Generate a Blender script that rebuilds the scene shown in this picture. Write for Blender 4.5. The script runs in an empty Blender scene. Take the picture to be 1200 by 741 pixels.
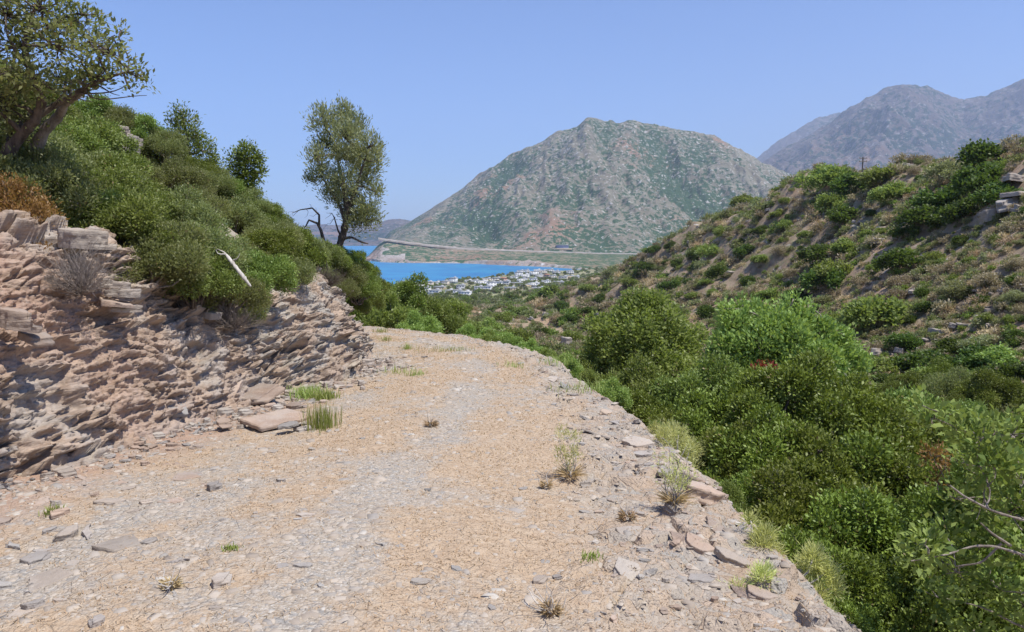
import bpy, math, random
import numpy as np
from math import radians

# ------------------------------------------------------------------ camera, sky, sun, exposure
FPX, PITCH = 942.0, radians(6.1)
sc = bpy.context.scene
C = sc.collection
cam_d = bpy.data.cameras.new('camera'); cam = bpy.data.objects.new('camera', cam_d); C.objects.link(cam)
cam.location = (0, 0, 0); cam.rotation_euler = (radians(90) - PITCH, 0, 0)
cam_d.sensor_width = 36; cam_d.lens = FPX / 1200 * 36; cam_d.clip_start = 0.05; cam_d.clip_end = 60000
sc.camera = cam

SUN_EL, SUN_AZ = radians(66), radians(120)       # azimuth measured from +Y towards +X
w = bpy.data.worlds.new('World'); sc.world = w; w.use_nodes = True
nt = w.node_tree; bg = nt.nodes['Background']
sky = nt.nodes.new('ShaderNodeTexSky'); sky.sky_type = 'NISHITA'; sky.sun_disc = False
sky.sun_elevation = SUN_EL; sky.sun_rotation = SUN_AZ; sky.altitude = 60; sky.air_density = 1.0; sky.dust_density = 0.6; sky.ozone_density = 1.6
wb = nt.nodes.new('ShaderNodeMix'); wb.data_type = 'RGBA'; wb.blend_type = 'MULTIPLY'; wb.inputs[0].default_value = 1; wb.inputs[7].default_value = (.765, .91, 1.29, 1)
nt.links.new(sky.outputs[0], wb.inputs[6]); nt.links.new(wb.outputs[2], bg.inputs[0]); bg.inputs[1].default_value = 0.10
sd = bpy.data.lights.new('sun', 'SUN'); sd.energy = 4.3; sd.angle = radians(0.53); sd.color = (1.0, 0.95, 0.87)
sun = bpy.data.objects.new('sun', sd); C.objects.link(sun)
sun.rotation_euler = (radians(90) - SUN_EL, 0, math.pi - SUN_AZ)
sc.view_settings.view_transform = 'Standard'; sc.view_settings.look = 'None'
sc.view_settings.gamma = 1; sc.view_settings.exposure = 0.35; sc.view_settings.use_curve_mapping = False
sc.cycles.max_bounces = 6; sc.cycles.diffuse_bounces = 3; sc.cycles.glossy_bounces = 2
sc.cycles.transmission_bounces = 4; sc.cycles.volume_bounces = 1; sc.cycles.use_denoising = True

# ------------------------------------------------------------------ numpy helpers
def ray(u, v):
    x = (np.asarray(u, float) - 600) / FPX; z = -(np.asarray(v, float) - 370.5) / FPX
    return np.stack([x, math.cos(PITCH) + z * math.sin(PITCH), -math.sin(PITCH) + z * math.cos(PITCH)], -1)
def at(u, v, y):                      # the point seen in pixel (u,v) of the photo at y metres ahead
    d = ray(u, v); return d * (np.asarray(y, float) / d[..., 1])[..., None] if np.ndim(d) > 1 else d * (y / d[1])
def proj(p):
    p = np.asarray(p, float); f = p[..., 1] * math.cos(PITCH) - p[..., 2] * math.sin(PITCH)
    up = p[..., 1] * math.sin(PITCH) + p[..., 2] * math.cos(PITCH)
    return 600 + FPX * p[..., 0] / f, 370.5 - FPX * up / f
def sstep(a, b, x):
    t = np.clip((x - a) / (b - a), 0, 1); return t * t * (3 - 2 * t)
def _h(ix, iy, iz, s=0):
    with np.errstate(over='ignore'):
        n = (ix.astype(np.int64) * 374761393 + iy.astype(np.int64) * 668265263 + iz.astype(np.int64) * 2147483647 + s * 1274126177)
        n = (n ^ (n >> 13)) * 1274126177; n = n ^ (n >> 16)
    return (n & 0xffffff) / float(0xffffff)
def noise3(p, s=0):
    p = np.asarray(p, float); i = np.floor(p); f = p - i; i = i.astype(np.int64); f = f * f * (3 - 2 * f)
    x, y, z = i[..., 0], i[..., 1], i[..., 2]; fx, fy, fz = f[..., 0], f[..., 1], f[..., 2]
    def L(a, b, t): return a + (b - a) * t
    c = lambda a, b, d: _h(x + a, y + b, z + d, s)
    return L(L(L(c(0,0,0), c(1,0,0), fx), L(c(0,1,0), c(1,1,0), fx), fy), L(L(c(0,0,1), c(1,0,1), fx), L(c(0,1,1), c(1,1,1), fx), fy), fz) * 2 - 1
def fbm(p, o=4, s=0, g=0.5):
    a, t, r = 1.0, 0, 0; p = np.asarray(p, float)
    for k in range(o): r = r + a * noise3(p * 2.03 ** k + 17.3 * k, s + k); t += a; a *= g
    return r / t
def fbm2(x, y, sc_, o=4, s=0): return fbm(np.stack([x / sc_, y / sc_, np.zeros_like(x) + 3.7 + s], -1), o, s)
def voro(p, s=0):
    i = np.floor(p).astype(np.int64); f1 = np.full(p.shape[:-1], 9e9); f2 = f1.copy(); idv = np.zeros(p.shape[:-1])
    for a in (-1, 0, 1):
        for b in (-1, 0, 1):
            for c in (-1, 0, 1):
                x, y, z = i[..., 0] + a, i[..., 1] + b, i[..., 2] + c
                q = np.stack([x + .15 + .7 * _h(x, y, z, s), y + .15 + .7 * _h(x, y, z, s + 1), z + .15 + .7 * _h(x, y, z, s + 2)], -1)
                d = ((p - q) ** 2).sum(-1); r = _h(x, y, z, s + 3)
                n = d < f1; f2 = np.where(n, f1, np.minimum(f2, d)); idv = np.where(n, r, idv); f1 = np.where(n, d, f1)
    return np.sqrt(f1), np.sqrt(f2), idv
rng = np.random.default_rng(7); random.seed(7)

# ------------------------------------------------------------------ mesh helpers
def mesh_from(name, V, F, mat, smooth=False, attrs=None, parent=None, link=True, mi=None):
    """V (n,3); F (m,k) array with k 3 or 4 (or a list of such arrays)"""
    me = bpy.data.meshes.new(name)
    Fs = F if isinstance(F, list) and isinstance(F[0], np.ndarray) else [F]
    Fs = [np.asarray(f, np.int32) for f in Fs if len(f)]
    V = np.asarray(V, np.float32)
    me.vertices.add(len(V)); me.vertices.foreach_set('co', V.ravel())
    nl = sum(f.size for f in Fs); nf = sum(len(f) for f in Fs)
    me.loops.add(nl); me.polygons.add(nf)
    me.loops.foreach_set('vertex_index', np.concatenate([f.ravel() for f in Fs]))
    tot = np.concatenate([np.full(len(f), f.shape[1], np.int32) for f in Fs])
    st = np.concatenate([[0], np.cumsum(tot)[:-1]]).astype(np.int32)
    me.polygons.foreach_set('loop_start', st)
    if smooth: me.polygons.foreach_set('use_smooth', np.ones(nf, bool))
    if attrs:
        for k, (dom, val) in attrs.items():
            a = me.attributes.new(k, 'FLOAT', dom); a.data.foreach_set('value', np.asarray(val, np.float32))
    for m in (mat if isinstance(mat, list) else [mat]): me.materials.append(m)
    if mi is not None: me.polygons.foreach_set('material_index', np.asarray(mi, np.int32))
    me.update(calc_edges=True)
    if not link: return me
    o = bpy.data.objects.new(name, me); C.objects.link(o)
    if parent: o.parent = parent
    return o
def mobj(name, me, parent=None, loc=(0, 0, 0)):
    o = bpy.data.objects.new(name, me); C.objects.link(o); o.location = loc
    if parent: o.parent = parent
    return o
def tag(o, label=None, cat=None, group=None, kind=None):
    if label: o['label'] = label
    if cat: o['category'] = cat
    if group: o['group'] = group
    if kind: o['kind'] = kind
    return o
def empty(name, loc=(0, 0, 0)):
    o = bpy.data.objects.new(name, None); C.objects.link(o); o.location = tuple(float(c) for c in loc); o.empty_display_size = .2; return o
def grid_faces(n, m, off=0):           # n rows, m columns
    i = np.arange(n - 1)[:, None] * m + np.arange(m - 1)[None] + off
    return np.stack([i, i + 1, i + m + 1, i + m], -1).reshape(-1, 4)
def nrm(v): return v / (np.linalg.norm(v, axis=-1, keepdims=True) + 1e-9)

# ------------------------------------------------------------------ materials
def new_mat(name):
    m = bpy.data.materials.new(name); m.use_nodes = True; t = m.node_tree
    return m, t, t.nodes['Principled BSDF']
class NB:                                # small node builder
    def __init__(s, t): s.t = t
    def n(s, ty, **k):
        x = s.t.nodes.new(ty)
        for a, b in k.items(): setattr(x, a, b)
        return x
    def inp(s, sock, v):
        if isinstance(v, bpy.types.NodeSocket): s.t.links.new(v, sock)
        else: sock.default_value = v
    def coord(s):
        g = s.n('ShaderNodeNewGeometry'); return g.outputs['Position']
    def objc(s): return s.n('ShaderNodeTexCoord').outputs['Object']
    def noise(s, vec, scale, detail=4, rough=.5, dist=0):
        x = s.n('ShaderNodeTexNoise'); s.inp(x.inputs['Vector'], vec); x.inputs['Scale'].default_value = scale
        x.inputs['Detail'].default_value = detail; x.inputs['Roughness'].default_value = rough; x.inputs['Distortion'].default_value = dist
        return x.outputs['Fac']
    def voro(s, vec, scale, feat='F1', out='Distance', rnd=1):
        x = s.n('ShaderNodeTexVoronoi', feature=feat); s.inp(x.inputs['Vector'], vec); x.inputs['Scale'].default_value = scale
        x.inputs['Randomness'].default_value = rnd; return x.outputs[out]
    def mapping(s, vec, scale=(1, 1, 1), rot=(0, 0, 0)):
        x = s.n('ShaderNodeMapping'); s.inp(x.inputs['Vector'], vec); x.inputs['Scale'].default_value = scale; x.inputs['Rotation'].default_value = rot
        return x.outputs[0]
    def ramp(s, fac, a, b):
        x = s.n('ShaderNodeMapRange'); x.interpolation_type = 'SMOOTHSTEP'; s.inp(x.inputs[0], fac); x.inputs[1].default_value = a; x.inputs[2].default_value = b
        return x.outputs[0]
    def mix(s, fac, a, b, bl='MIX'):
        x = s.n('ShaderNodeMix', data_type='RGBA', blend_type=bl); s.inp(x.inputs[0], fac)
        for k, v in ((6, a), (7, b)):
            if not isinstance(v, bpy.types.NodeSocket) and len(v) == 3: v = (*v, 1)
            s.inp(x.inputs[k], v)
        return x.outputs[2]
    def math(s, op, a, b=0.0, clamp=False):
        x = s.n('ShaderNodeMath', operation=op, use_clamp=clamp); s.inp(x.inputs[0], a); s.inp(x.inputs[1], b); return x.outputs[0]
    def attr(s, name):
        x = s.n('ShaderNodeAttribute', attribute_name=name); return x.outputs['Fac']
    def bump(s, h, strength=.5, dist=.02):
        x = s.n('ShaderNodeBump'); s.inp(x.inputs['Height'], h); x.inputs['Strength'].default_value = strength; x.inputs['Distance'].default_value = dist
        return x.outputs[0]

def leaf_mat(name, c1, c2, c3=None, trans=.38, rough=.5, spec=.35):
    """c1 mature leaf, c2 young leaf, c3 occasional dry leaf"""
    m, t, p = new_mat(name); b = NB(t); r = b.attr('rnd'); tp = b.attr('tip')
    col = b.mix(b.ramp(r, .15, .9), c1, c2)
    col = b.mix(b.math('MULTIPLY', tp, .5), col, c2)
    if c3: col = b.mix(b.ramp(r, .955, .97), col, c3)
    oi = b.n('ShaderNodeObjectInfo').outputs['Random']
    hs = b.n('ShaderNodeHueSaturation'); b.inp(hs.inputs['Color'], col); b.inp(hs.inputs['Value'], b.math('ADD', b.math('MULTIPLY', oi, .55), .72))
    b.inp(hs.inputs['Hue'], b.math('ADD', b.math('MULTIPLY', oi, .045), .478))
    col = hs.outputs[0]
    b.inp(p.inputs['Base Color'], col); p.inputs['Roughness'].default_value = rough; p.inputs['Specular IOR Level'].default_value = spec
    tr = b.n('ShaderNodeBsdfTranslucent'); b.inp(tr.inputs[0], b.mix(.5, col, (c2[0] * 1.6, c2[1] * 1.7, c2[2] * .8)))
    mx = b.n('ShaderNodeMixShader'); mx.inputs[0].default_value = trans
    t.links.new(p.outputs[0], mx.inputs[1]); t.links.new(tr.outputs[0], mx.inputs[2])
    t.links.new(mx.outputs[0], t.nodes['Material Output'].inputs[0]); return m
def bark_mat(name, c1, c2, sc_=14):
    m, t, p = new_mat(name); b = NB(t); v = b.objc()
    n = b.noise(b.mapping(v, (1, 1, .25)), sc_, 5, .65)
    b.inp(p.inputs['Base Color'], b.mix(b.ramp(n, .35, .65), c1, c2)); p.inputs['Roughness'].default_value = .9
    b.inp(p.inputs['Normal'], b.bump(n, .8, .03)); return m

M = {}
M['leaf_dark'] = leaf_mat('leaf_dark', (.040, .058, .009), (.235, .29, .048), (.16, .12, .05), trans=.22)
M['leaf_mid'] = leaf_mat('leaf_mid', (.060, .095, .022), (.24, .30, .07), (.24, .17, .08), trans=.28)
M['leaf_tree'] = leaf_mat('leaf_tree', (.11, .17, .04), (.32, .40, .11), (.30, .28, .10), trans=.35)
M['leaf_slope'] = leaf_mat('leaf_slope', (.095, .120, .042), (.26, .285, .11), (.24, .17, .09))
M['leaf_olive'] = leaf_mat('leaf_olive', (.15, .17, .08), (.31, .32, .17), (.32, .27, .15), rough=.45)
M['leaf_oak'] = leaf_mat('leaf_oak', (.10, .135, .04), (.30, .33, .13), (.34, .24, .10))
M['leaf_fig'] = leaf_mat('leaf_fig', (.055, .10, .022), (.30, .36, .10), None, trans=.28, rough=.6, spec=.15)
M['leaf_dry'] = leaf_mat('leaf_dry', (.22, .115, .04), (.33, .20, .07), (.17, .18, .05))
M['leaf_grey'] = leaf_mat('leaf_grey', (.22, .18, .115), (.40, .335, .23), (.42, .34, .23), trans=.25)
M['leaf_spurge'] = leaf_mat('leaf_spurge', (.42, .45, .15), (.66, .66, .33), None, trans=.4)
M['leaf_fresh'] = leaf_mat('leaf_fresh', (.20, .27, .06), (.36, .41, .13), (.50, .42, .24), trans=.35)
M['leaf_red'] = leaf_mat('leaf_red', (.20, .03, .03), (.32, .07, .05), None)
M['straw'] = leaf_mat('straw', (.40, .28, .17), (.58, .46, .31), (.68, .58, .43), trans=.2, rough=.7, spec=.15)
M['bark_dark'] = bark_mat('bark_dark', (.06, .045, .035), (.14, .11, .085))
M['bark_grey'] = bark_mat('bark_grey', (.16, .13, .105), (.34, .29, .25))
M['wood_pale'] = bark_mat('wood_pale', (.34, .31, .27), (.56, .52, .47), 9)

def rock_color(b, v, red_attr=None):
    """layered phyllite: beige, pinkish and grey leaves"""
    st = b.mapping(v, (1.2, 1.2, 9), (radians(18), radians(-24), 0))
    n1 = b.noise(st, 1.6, 6, .65, .4); n2 = b.noise(v, 2.2, 5, .6); n3 = b.noise(v, 28, 3, .7)
    c = b.mix(b.ramp(n1, .34, .66), (.175, .125, .088), (.35, .265, .195))
    c = b.mix(b.ramp(n2, .42, .62), c, (.29, .265, .23))
    if red_attr is not None: c = b.mix(b.math('MULTIPLY', b.attr(red_attr), b.ramp(n2, .25, .7)), c, (.31, .175, .11))
    n4 = b.noise(b.mapping(v, (1, 1, 6), (radians(18), radians(-24), 0)), 7, 5, .7)
    c = b.mix(b.math('MULTIPLY', b.ramp(n4, .52, .66), .55), c, (.15, .115, .085)); c = b.mix(b.math('MULTIPLY', b.ramp(b.noise(v, 1.1, 3, .6), .56, .66), .35), c, (.40, .30, .17))
    c = b.mix(b.math('MULTIPLY', b.ramp(n3, .45, .75), .35), c, (.41, .35, .285))
    return c, n1, n3
def rock_mat(name, red=None, tint=None, bstr=.6):
    m, t, p = new_mat(name); b = NB(t); v = b.coord()
    c, n1, n3 = rock_color(b, v, red)
    if tint: c = b.mix(tint[3], c, tint[:3])
    oi = b.n('ShaderNodeObjectInfo').outputs['Random']
    hs = b.n('ShaderNodeHueSaturation'); b.inp(hs.inputs['Color'], c); b.inp(hs.inputs['Value'], b.math('ADD', b.math('MULTIPLY', oi, .4), .8))
    b.inp(p.inputs['Base Color'], hs.outputs[0]); p.inputs['Roughness'].default_value = .85
    hgt = b.math('ADD', b.math('MULTIPLY', n1, 1.5), b.math('MULTIPLY', n3, .5))
    b.inp(p.inputs['Normal'], b.bump(hgt, bstr, .03)); return m
M['rock'] = rock_mat('rock', 'red')
M['slab'] = rock_mat('slab', None, (.42, .30, .225, .4))
M['stone_grey'] = rock_mat('stone_grey', None, (.30, .285, .265, .6))
M['stone_pale'] = rock_mat('stone_pale', None, (.44, .39, .33, .5))

def ground_mat():
    """the track, its verges and the earth slopes; attributes road (1 on the track), red (red earth), hill (1 on the far slope)"""
    m, t, p = new_mat('earth'); b = NB(t); v = b.coord()
    sx = b.n('ShaderNodeSeparateXYZ'); b.inp(sx.inputs[0], v); X = sx.outputs[0]
    big = b.noise(v, .55, 4, .6); mid = b.noise(v, 2.3, 5, .62); fine = b.noise(v, 14, 5, .7); grit = b.noise(v, 70, 3, .7)
    peb = b.voro(v, 26); pebc = b.voro(v, 26, out='Color'); peb2 = b.voro(v, 75); pebc2 = b.voro(v, 75, out='Color')
    sv = b.mapping(v, (1, 1, 1), (0, 0, .5)); slab = b.voro(b.mapping(sv, (1, 1.6, 1)), 6.5, 'DISTANCE_TO_EDGE'); slabc = b.voro(b.mapping(sv, (1, 1.6, 1)), 6.5, out='Color')
    straw = b.mix(b.ramp(fine, .3, .7), (.41, .30, .20), (.51, .395, .275))
    gravel = b.mix(b.ramp(grit, .3, .7), (.33, .275, .21), (.46, .395, .315))
    gs = b.n('ShaderNodeSeparateColor'); b.inp(gs.inputs[0], pebc); gs2 = b.n('ShaderNodeSeparateColor'); b.inp(gs2.inputs[0], pebc2)
    gravel = b.mix(b.ramp(gs.outputs[0], .55, .95), gravel, (.32, .30, .27)); gravel = b.mix(b.ramp(gs2.outputs[1], .7, .95), gravel, (.50, .455, .39))
    dirt = b.mix(b.ramp(mid, .35, .65), (.37, .28, .20), (.47, .375, .29))
    ss = b.n('ShaderNodeSeparateColor'); b.inp(ss.inputs[0], slabc)
    # wheel tracks: the bare gravel bands
    trk = b.attr('track')
    bare = b.math('ADD', trk, b.math('MULTIPLY', b.math('SUBTRACT', fine, .5), 1.2))
    road = b.mix(b.ramp(bare, .1, .85), straw, gravel)
    side = b.mix(b.ramp(big, .4, .6), dirt, gravel)
    side = b.mix(b.math('MULTIPLY', b.ramp(ss.outputs[0], .35, .5), b.ramp(slab, .02, .05)), side, b.mix(ss.outputs[1], (.40, .325, .25), (.35, .325, .285)))
    near = b.mix(b.attr('road'), side, road)
    near = b.mix(b.math('MULTIPLY', b.attr('red'), b.ramp(mid, .2, .6)), near, (.40, .25, .17))
    # far slope: brown scrub litter, straw and rock
    hb = b.noise(v, .11, 5, .65); hm = b.noise(v, .6, 5, .65)
    hill = b.mix(b.ramp(hm, .35, .62), (.20, .15, .10), (.34, .26, .18))
    hill = b.mix(b.math('MULTIPLY', b.ramp(hb, .50, .62), .7), hill, (.40, .275, .185))
    hill = b.mix(b.math('MULTIPLY', b.ramp(b.noise(v, .9, 5, .7), .52, .6), .6), hill, (.20, .21, .10))
    hill = b.mix(b.ramp(b.noise(b.mapping(v, (1, 1, 3)), .35, 6, .7), .60, .66), hill, (.48, .445, .39))
    c = b.mix(b.attr('hill'), near, hill)
    # the plain: fields, groves and pale lanes
    pl = b.noise(v, .012, 5, .6); pl2 = b.noise(v, .06, 5, .7)
    plain = b.mix(b.ramp(pl2, .40, .58), (.32, .26, .17), (.10, .14, .05)); plain = b.mix(b.ramp(pl, .5, .62), plain, (.30, .29, .15))
    c = b.mix(b.attr('plain'), c, plain)
    b.inp(p.inputs['Base Color'], c); p.inputs['Roughness'].default_value = .95; p.inputs['Specular IOR Level'].default_value = .2
    h = b.math('ADD', b.math('MULTIPLY', peb, -.6), b.math('MULTIPLY', fine, 1.2))
    h = b.math('ADD', h, b.math('MULTIPLY', peb2, -.35)); h = b.math('ADD', h, b.math('MULTIPLY', b.ramp(slab, 0, .05), .35))
    h = b.math('ADD', h, b.math('MULTIPLY', grit, .5))
    b.inp(p.inputs['Normal'], b.bump(h, .8, .025)); return m
M['earth'] = ground_mat()

def mountain_mat(name, cell, green=.5, c_soil=(.27, .21, .15), c_soil2=(.34, .29, .22), c_green=(.050, .085, .042), c_rock=(.50, .48, .45), wg=0.0, wr=0.0):
    """bushes and pale rocks of about `cell` metres on brown soil; their share follows the gullies"""
    m, t, p = new_mat(name); b = NB(t); v = b.coord()
    k = 1 / cell
    big = b.noise(v, k * .022, 5, .6); mid = b.noise(v, k * .11, 5, .65); sp = b.noise(v, k * .55, 2, .6); sp2 = b.noise(v, k * 1.6, 2, .6); rk = b.noise(v, k * .7, 2, .7, .5); red = b.noise(v, k * .03, 4, .6)
    c = b.mix(b.ramp(mid, .35, .65), c_soil, c_soil2)
    c = b.mix(b.math('MULTIPLY', b.ramp(red, .54, .66), .8), c, (.27, .165, .11))
    thr = b.math('ADD', sp, b.math('ADD', b.math('MULTIPLY', b.math('SUBTRACT', mid, .5), .35), b.math('MULTIPLY', b.math('SUBTRACT', big, .5), .55)))
    thr = b.math('ADD', thr, b.math('MULTIPLY', b.math('SUBTRACT', sp2, .5), .45))
    if wg: thr = b.math('ADD', thr, b.math('MULTIPLY', b.attr('gully'), wg))
    rt = b.math('ADD', rk, b.math('MULTIPLY', b.math('SUBTRACT', sp2, .5), .35))
    if wr: rt = b.math('ADD', rt, b.math('MULTIPLY', b.attr('high'), wr))
    c = b.mix(b.ramp(thr, green, green + .035), c, c_green)
    c = b.mix(b.ramp(rt, .645, .675), c, c_rock)
    b.inp(p.inputs['Base Color'], c); p.inputs['Roughness'].default_value = .95; p.inputs['Specular IOR Level'].default_value = .1
    b.inp(p.inputs['Normal'], b.bump(b.math('ADD', sp, rk), .8, cell * .5)); return m
M['mountain'] = mountain_mat('mountain', 9, .455, (.175, .155, .112), (.225, .21, .16), (.042, .08, .038), (.40, .38, .35), wg=.15, wr=.05)
M['mountain_far'] = mountain_mat('mountain_far', 26, .50, (.105, .085, .08), (.15, .125, .115), (.030, .050, .035), (.25, .235, .23), wg=.06, wr=.03)
M['headland'] = mountain_mat('headland', 9, .45, (.22, .18, .12), (.26, .22, .145), (.055, .10, .042), (.34, .29, .23))
M['shore_rock'] = mountain_mat('shore_rock', 8, .60, (.27, .21, .17), (.38, .34, .30), (.08, .11, .05), (.52, .50, .47))

# ------------------------------------------------------------------ terrain
cx = np.array([-1.9, -1.6, -1.45, -1.35, -1.22, -.9, -.80, -1.0, -1.6, -2.9, -5.2, -8.4, -14, -24, -40.])
cy = np.array([-40, -20, -2., 3.4, 6.2, 8.6, 13.2, 15., 16.8, 19.1, 22., 24.3, 26.7, 29, 31.])
hwk = np.array([2.9, 2.9, 2.9, 2.85, 2.7, 2.35, 1.65, 1.6, 1.6, 1.65, 1.75, 1.8, 1.8, 1.8, 1.8])
sk = np.concatenate([[0], np.cumsum(np.hypot(np.diff(cx), np.diff(cy)))])
def smooth_curve(n=700):
    s = np.linspace(0, sk[-1], n); a = [np.interp(s, sk, q) for q in (cx, cy, hwk)]
    k = np.hanning(25); k /= k.sum()
    return [np.convolve(np.pad(q, 12, 'edge'), k, 'valid') for q in a]
RX, RY, RW = smooth_curve(); RTX, RTY = np.gradient(RX), np.gradient(RY); _l = np.hypot(RTX, RTY); RTX /= _l; RTY /= _l
RA = np.concatenate([[0], np.cumsum(np.hypot(np.diff(RX), np.diff(RY)))]); RA -= np.interp(0, RY[:500], RA[:500])
def frenet(x, y):
    """signed distance to the right of the centre line, half width, arc length"""
    x = np.asarray(x, float).ravel(); y = np.asarray(y, float).ravel(); q = np.empty_like(x); hw = np.empty_like(x); a = np.empty_like(x)
    for i in range(0, len(x), 20000):
        sl = slice(i, i + 20000); dx = x[sl, None] - RX; dy = y[sl, None] - RY; k = np.argmin(dx * dx + dy * dy, 1)
        ii = np.arange(len(k)); ddx, ddy = dx[ii, k], dy[ii, k]
        side = ddx * RTY[k] - ddy * RTX[k]; q[sl] = np.sign(side) * np.hypot(ddx, ddy)
        hw[sl] = RW[k]; a[sl] = RA[k] + ddx * RTX[k] + ddy * RTY[k]
    return q, hw, a
def bankH(a): return np.interp(a, [-5, 3, 6, 8, 10, 12, 13.5, 15, 17, 20, 24, 30], [1.9, 2.0, 2.0, 1.95, 1.35, 1.55, 1.45, 1.5, 1.6, 1.6, 1.2, 1.0])
def zroad(a): return -1.6 - .05 * np.clip(a, -30, 60)
def near_h(x, y, detail=True):
    x = np.asarray(x, float); y = np.asarray(y, float)
    q, hw, a = frenet(x, y); zr = zroad(a)
    wob = fbm2(x, y, 1.3, 3, 5) * .12
    d = -q - hw - .30 + wob; e = q - hw + fbm2(x, y, .9, 3, 9) * .16
    H = bankH(a)
    zl = np.where(d > 0, H * sstep(0, 1.25, d) + (.60 * np.maximum(d - .75, 0) + .10 * np.clip(d - 1.5, 0, 8)) * (1 - .012 * np.clip(d, 0, 25)), 0)
    dn = np.where(e > 0, .70 * e + .12 * sstep(0, .25, e) - 0, 0)
    dn = np.where(dn > 7, 7 + 2.2 * (1 - np.exp(-(dn - 7) / 2.2)), dn) - .30 * np.maximum(e - 16, 0)
    z = zr + zl - dn
    # gentle camber and ruts
    inside = (1 - sstep(0.0, .5, np.abs(q) / hw - .9))
    sh_ = sstep(.50, .72, q / hw) * sstep(1.2, .3, e) * (a < 17)
    if detail and sh_.any():
        k = sh_ > 0; pv = np.stack([(x[k] * .8 + y[k] * .6) / .42, (-x[k] * .6 + y[k] * .8) / .26, x[k] * 0], -1); f1, f2, iv = voro(pv, 7); z[k] += sh_[k] * (.085 * (iv - .5) * sstep(0, .12, f2 - f1) - .03 * (1 - sstep(0, .12, f2 - f1)) + .05 * fbm(pv * .35, 3, 8)) - .04 * sh_[k] * np.maximum(0, q[k] / hw[k] - .7)
    z += inside * (.03 * np.cos(q * 1.6) + .035 * fbm2(x, y, 1.5, 3, 2))
    if detail:
        z += .018 * fbm2(x, y, .22, 4, 11) + np.where(e > -.5, .05 * fbm2(x, y, .35, 4, 12), 0) * sstep(-.5, .1, e)
        z += (d > 0) * .12 * fbm2(x, y, .8, 4, 13)
    return z, q, hw, a, d, e
ctl = [  # (u, v, D): far ground seen in the photo
 (1200,172,75),(1060,200,112),(960,216,160),(860,247,220),(780,290,300),(700,330,430),(640,345,620),
 (1200,240,62),(1200,300,52),(1200,400,42),(1200,470,36),(1130,240,78),(1130,300,62),(1130,400,46),(1100,470,38),(1050,260,90),(1050,300,76),(1050,400,52),(1000,440,44),
 (950,260,130),(950,300,110),(950,380,72),(900,430,50),(850,300,165),(850,350,112),(850,410,64),(780,330,190),(780,370,120),(780,410,74),(740,430,52),
 (700,370,210),(700,410,88),(660,380,170),(640,410,72),(640,360,420),(600,395,90),(600,370,300),(600,352,800),(560,352,750),(560,378,180),(520,372,200),
 (500,352,750),(480,392,62),(440,384,64),(400,380,66),(440,348,800),(480,420,36),(560,430,38),(640,440,38),(400,400,40)]
P3 = [at(*c) for c in ctl]
def pol(th_u, D, z): x = (th_u - 600) / FPX * D; return np.array([x, D, z])
P3 += [pol(1200, 120, 4), pol(1060, 170, 3), pol(960, 230, 0), pol(860, 300, -5), pol(780, 400, -22), pol(700, 560, -40), pol(1200, 260, -12), pol(1060, 320, -18), pol(1000, 600, -45), pol(1200, 600, -40),
 pol(300, 60, -4), pol(200, 60, -1), pol(0, 60, 3), pol(-100, 60, 6), pol(200, 40, -2), pol(0, 40, 2), pol(200, 150, -12), pol(0, 200, -5), pol(0, 500, -45), pol(200, 500, -50)]
for u_ in (-200, 0, 200, 400, 500, 600, 700, 800, 1000, 1200, 1400): P3.append(pol(u_, 1000, -74)); P3.append(pol(u_, 1900, -79))
P3 = np.array(P3); TH = np.arctan2(P3[:, 0], P3[:, 1]) * 3; LD = np.log(np.hypot(P3[:, 0], P3[:, 1])); EL = P3[:, 2] / np.hypot(P3[:, 0], P3[:, 1])
def tps(r2): return np.where(r2 > 1e-12, .5 * r2 * np.log(r2 + 1e-12), 0)
K = np.zeros((len(P3) + 3,) * 2); n_ = len(P3)
K[:n_, :n_] = tps((TH[:, None] - TH) ** 2 + (LD[:, None] - LD) ** 2) + np.eye(n_) * 2e-3
K[:n_, n_:] = np.stack([np.ones(n_), TH, LD], 1); K[n_:, :n_] = K[:n_, n_:].T
WT = np.linalg.solve(K, np.concatenate([EL, [0, 0, 0]]))
def far_h(x, y):
    r = np.hypot(x, y); th = np.clip(np.arctan2(x, y), -.62, .62) * 3; ld = np.log(np.maximum(r, 24)); o = np.empty_like(r)
    for i in range(0, len(r), 40000):
        s = slice(i, i + 40000); o[s] = tps((th[s, None] - TH) ** 2 + (ld[s, None] - LD) ** 2) @ WT[:n_] + WT[n_] + WT[n_ + 1] * th[s] + WT[n_ + 2] * ld[s]
    z = o * r
    z = np.maximum(z, -78.6 + .0 * r)
    amp = np.clip(r / 60, .4, 4) * sstep(-79, -60, z)
    wq = 6 * fbm2(x, y, 30, 2, 25); fold = np.abs(fbm2(x * .35 + y * .94 + wq, (x * .94 - y * .35) * .33, 16, 4, 24))
    z += amp * (fbm2(x, y, 11, 4, 21) * .9 + fbm2(x, y, 2.6, 3, 22) * .35 + (fold - .235) * 3.6 * sstep(34, 60, r))
    return z
shore_u = [-400, 200, 400, 440, 480, 540, 600, 650, 690, 712]; shore_D = [700, 800, 930, 1030, 1150, 1290, 1440, 1545, 1640, 1960]
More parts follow.
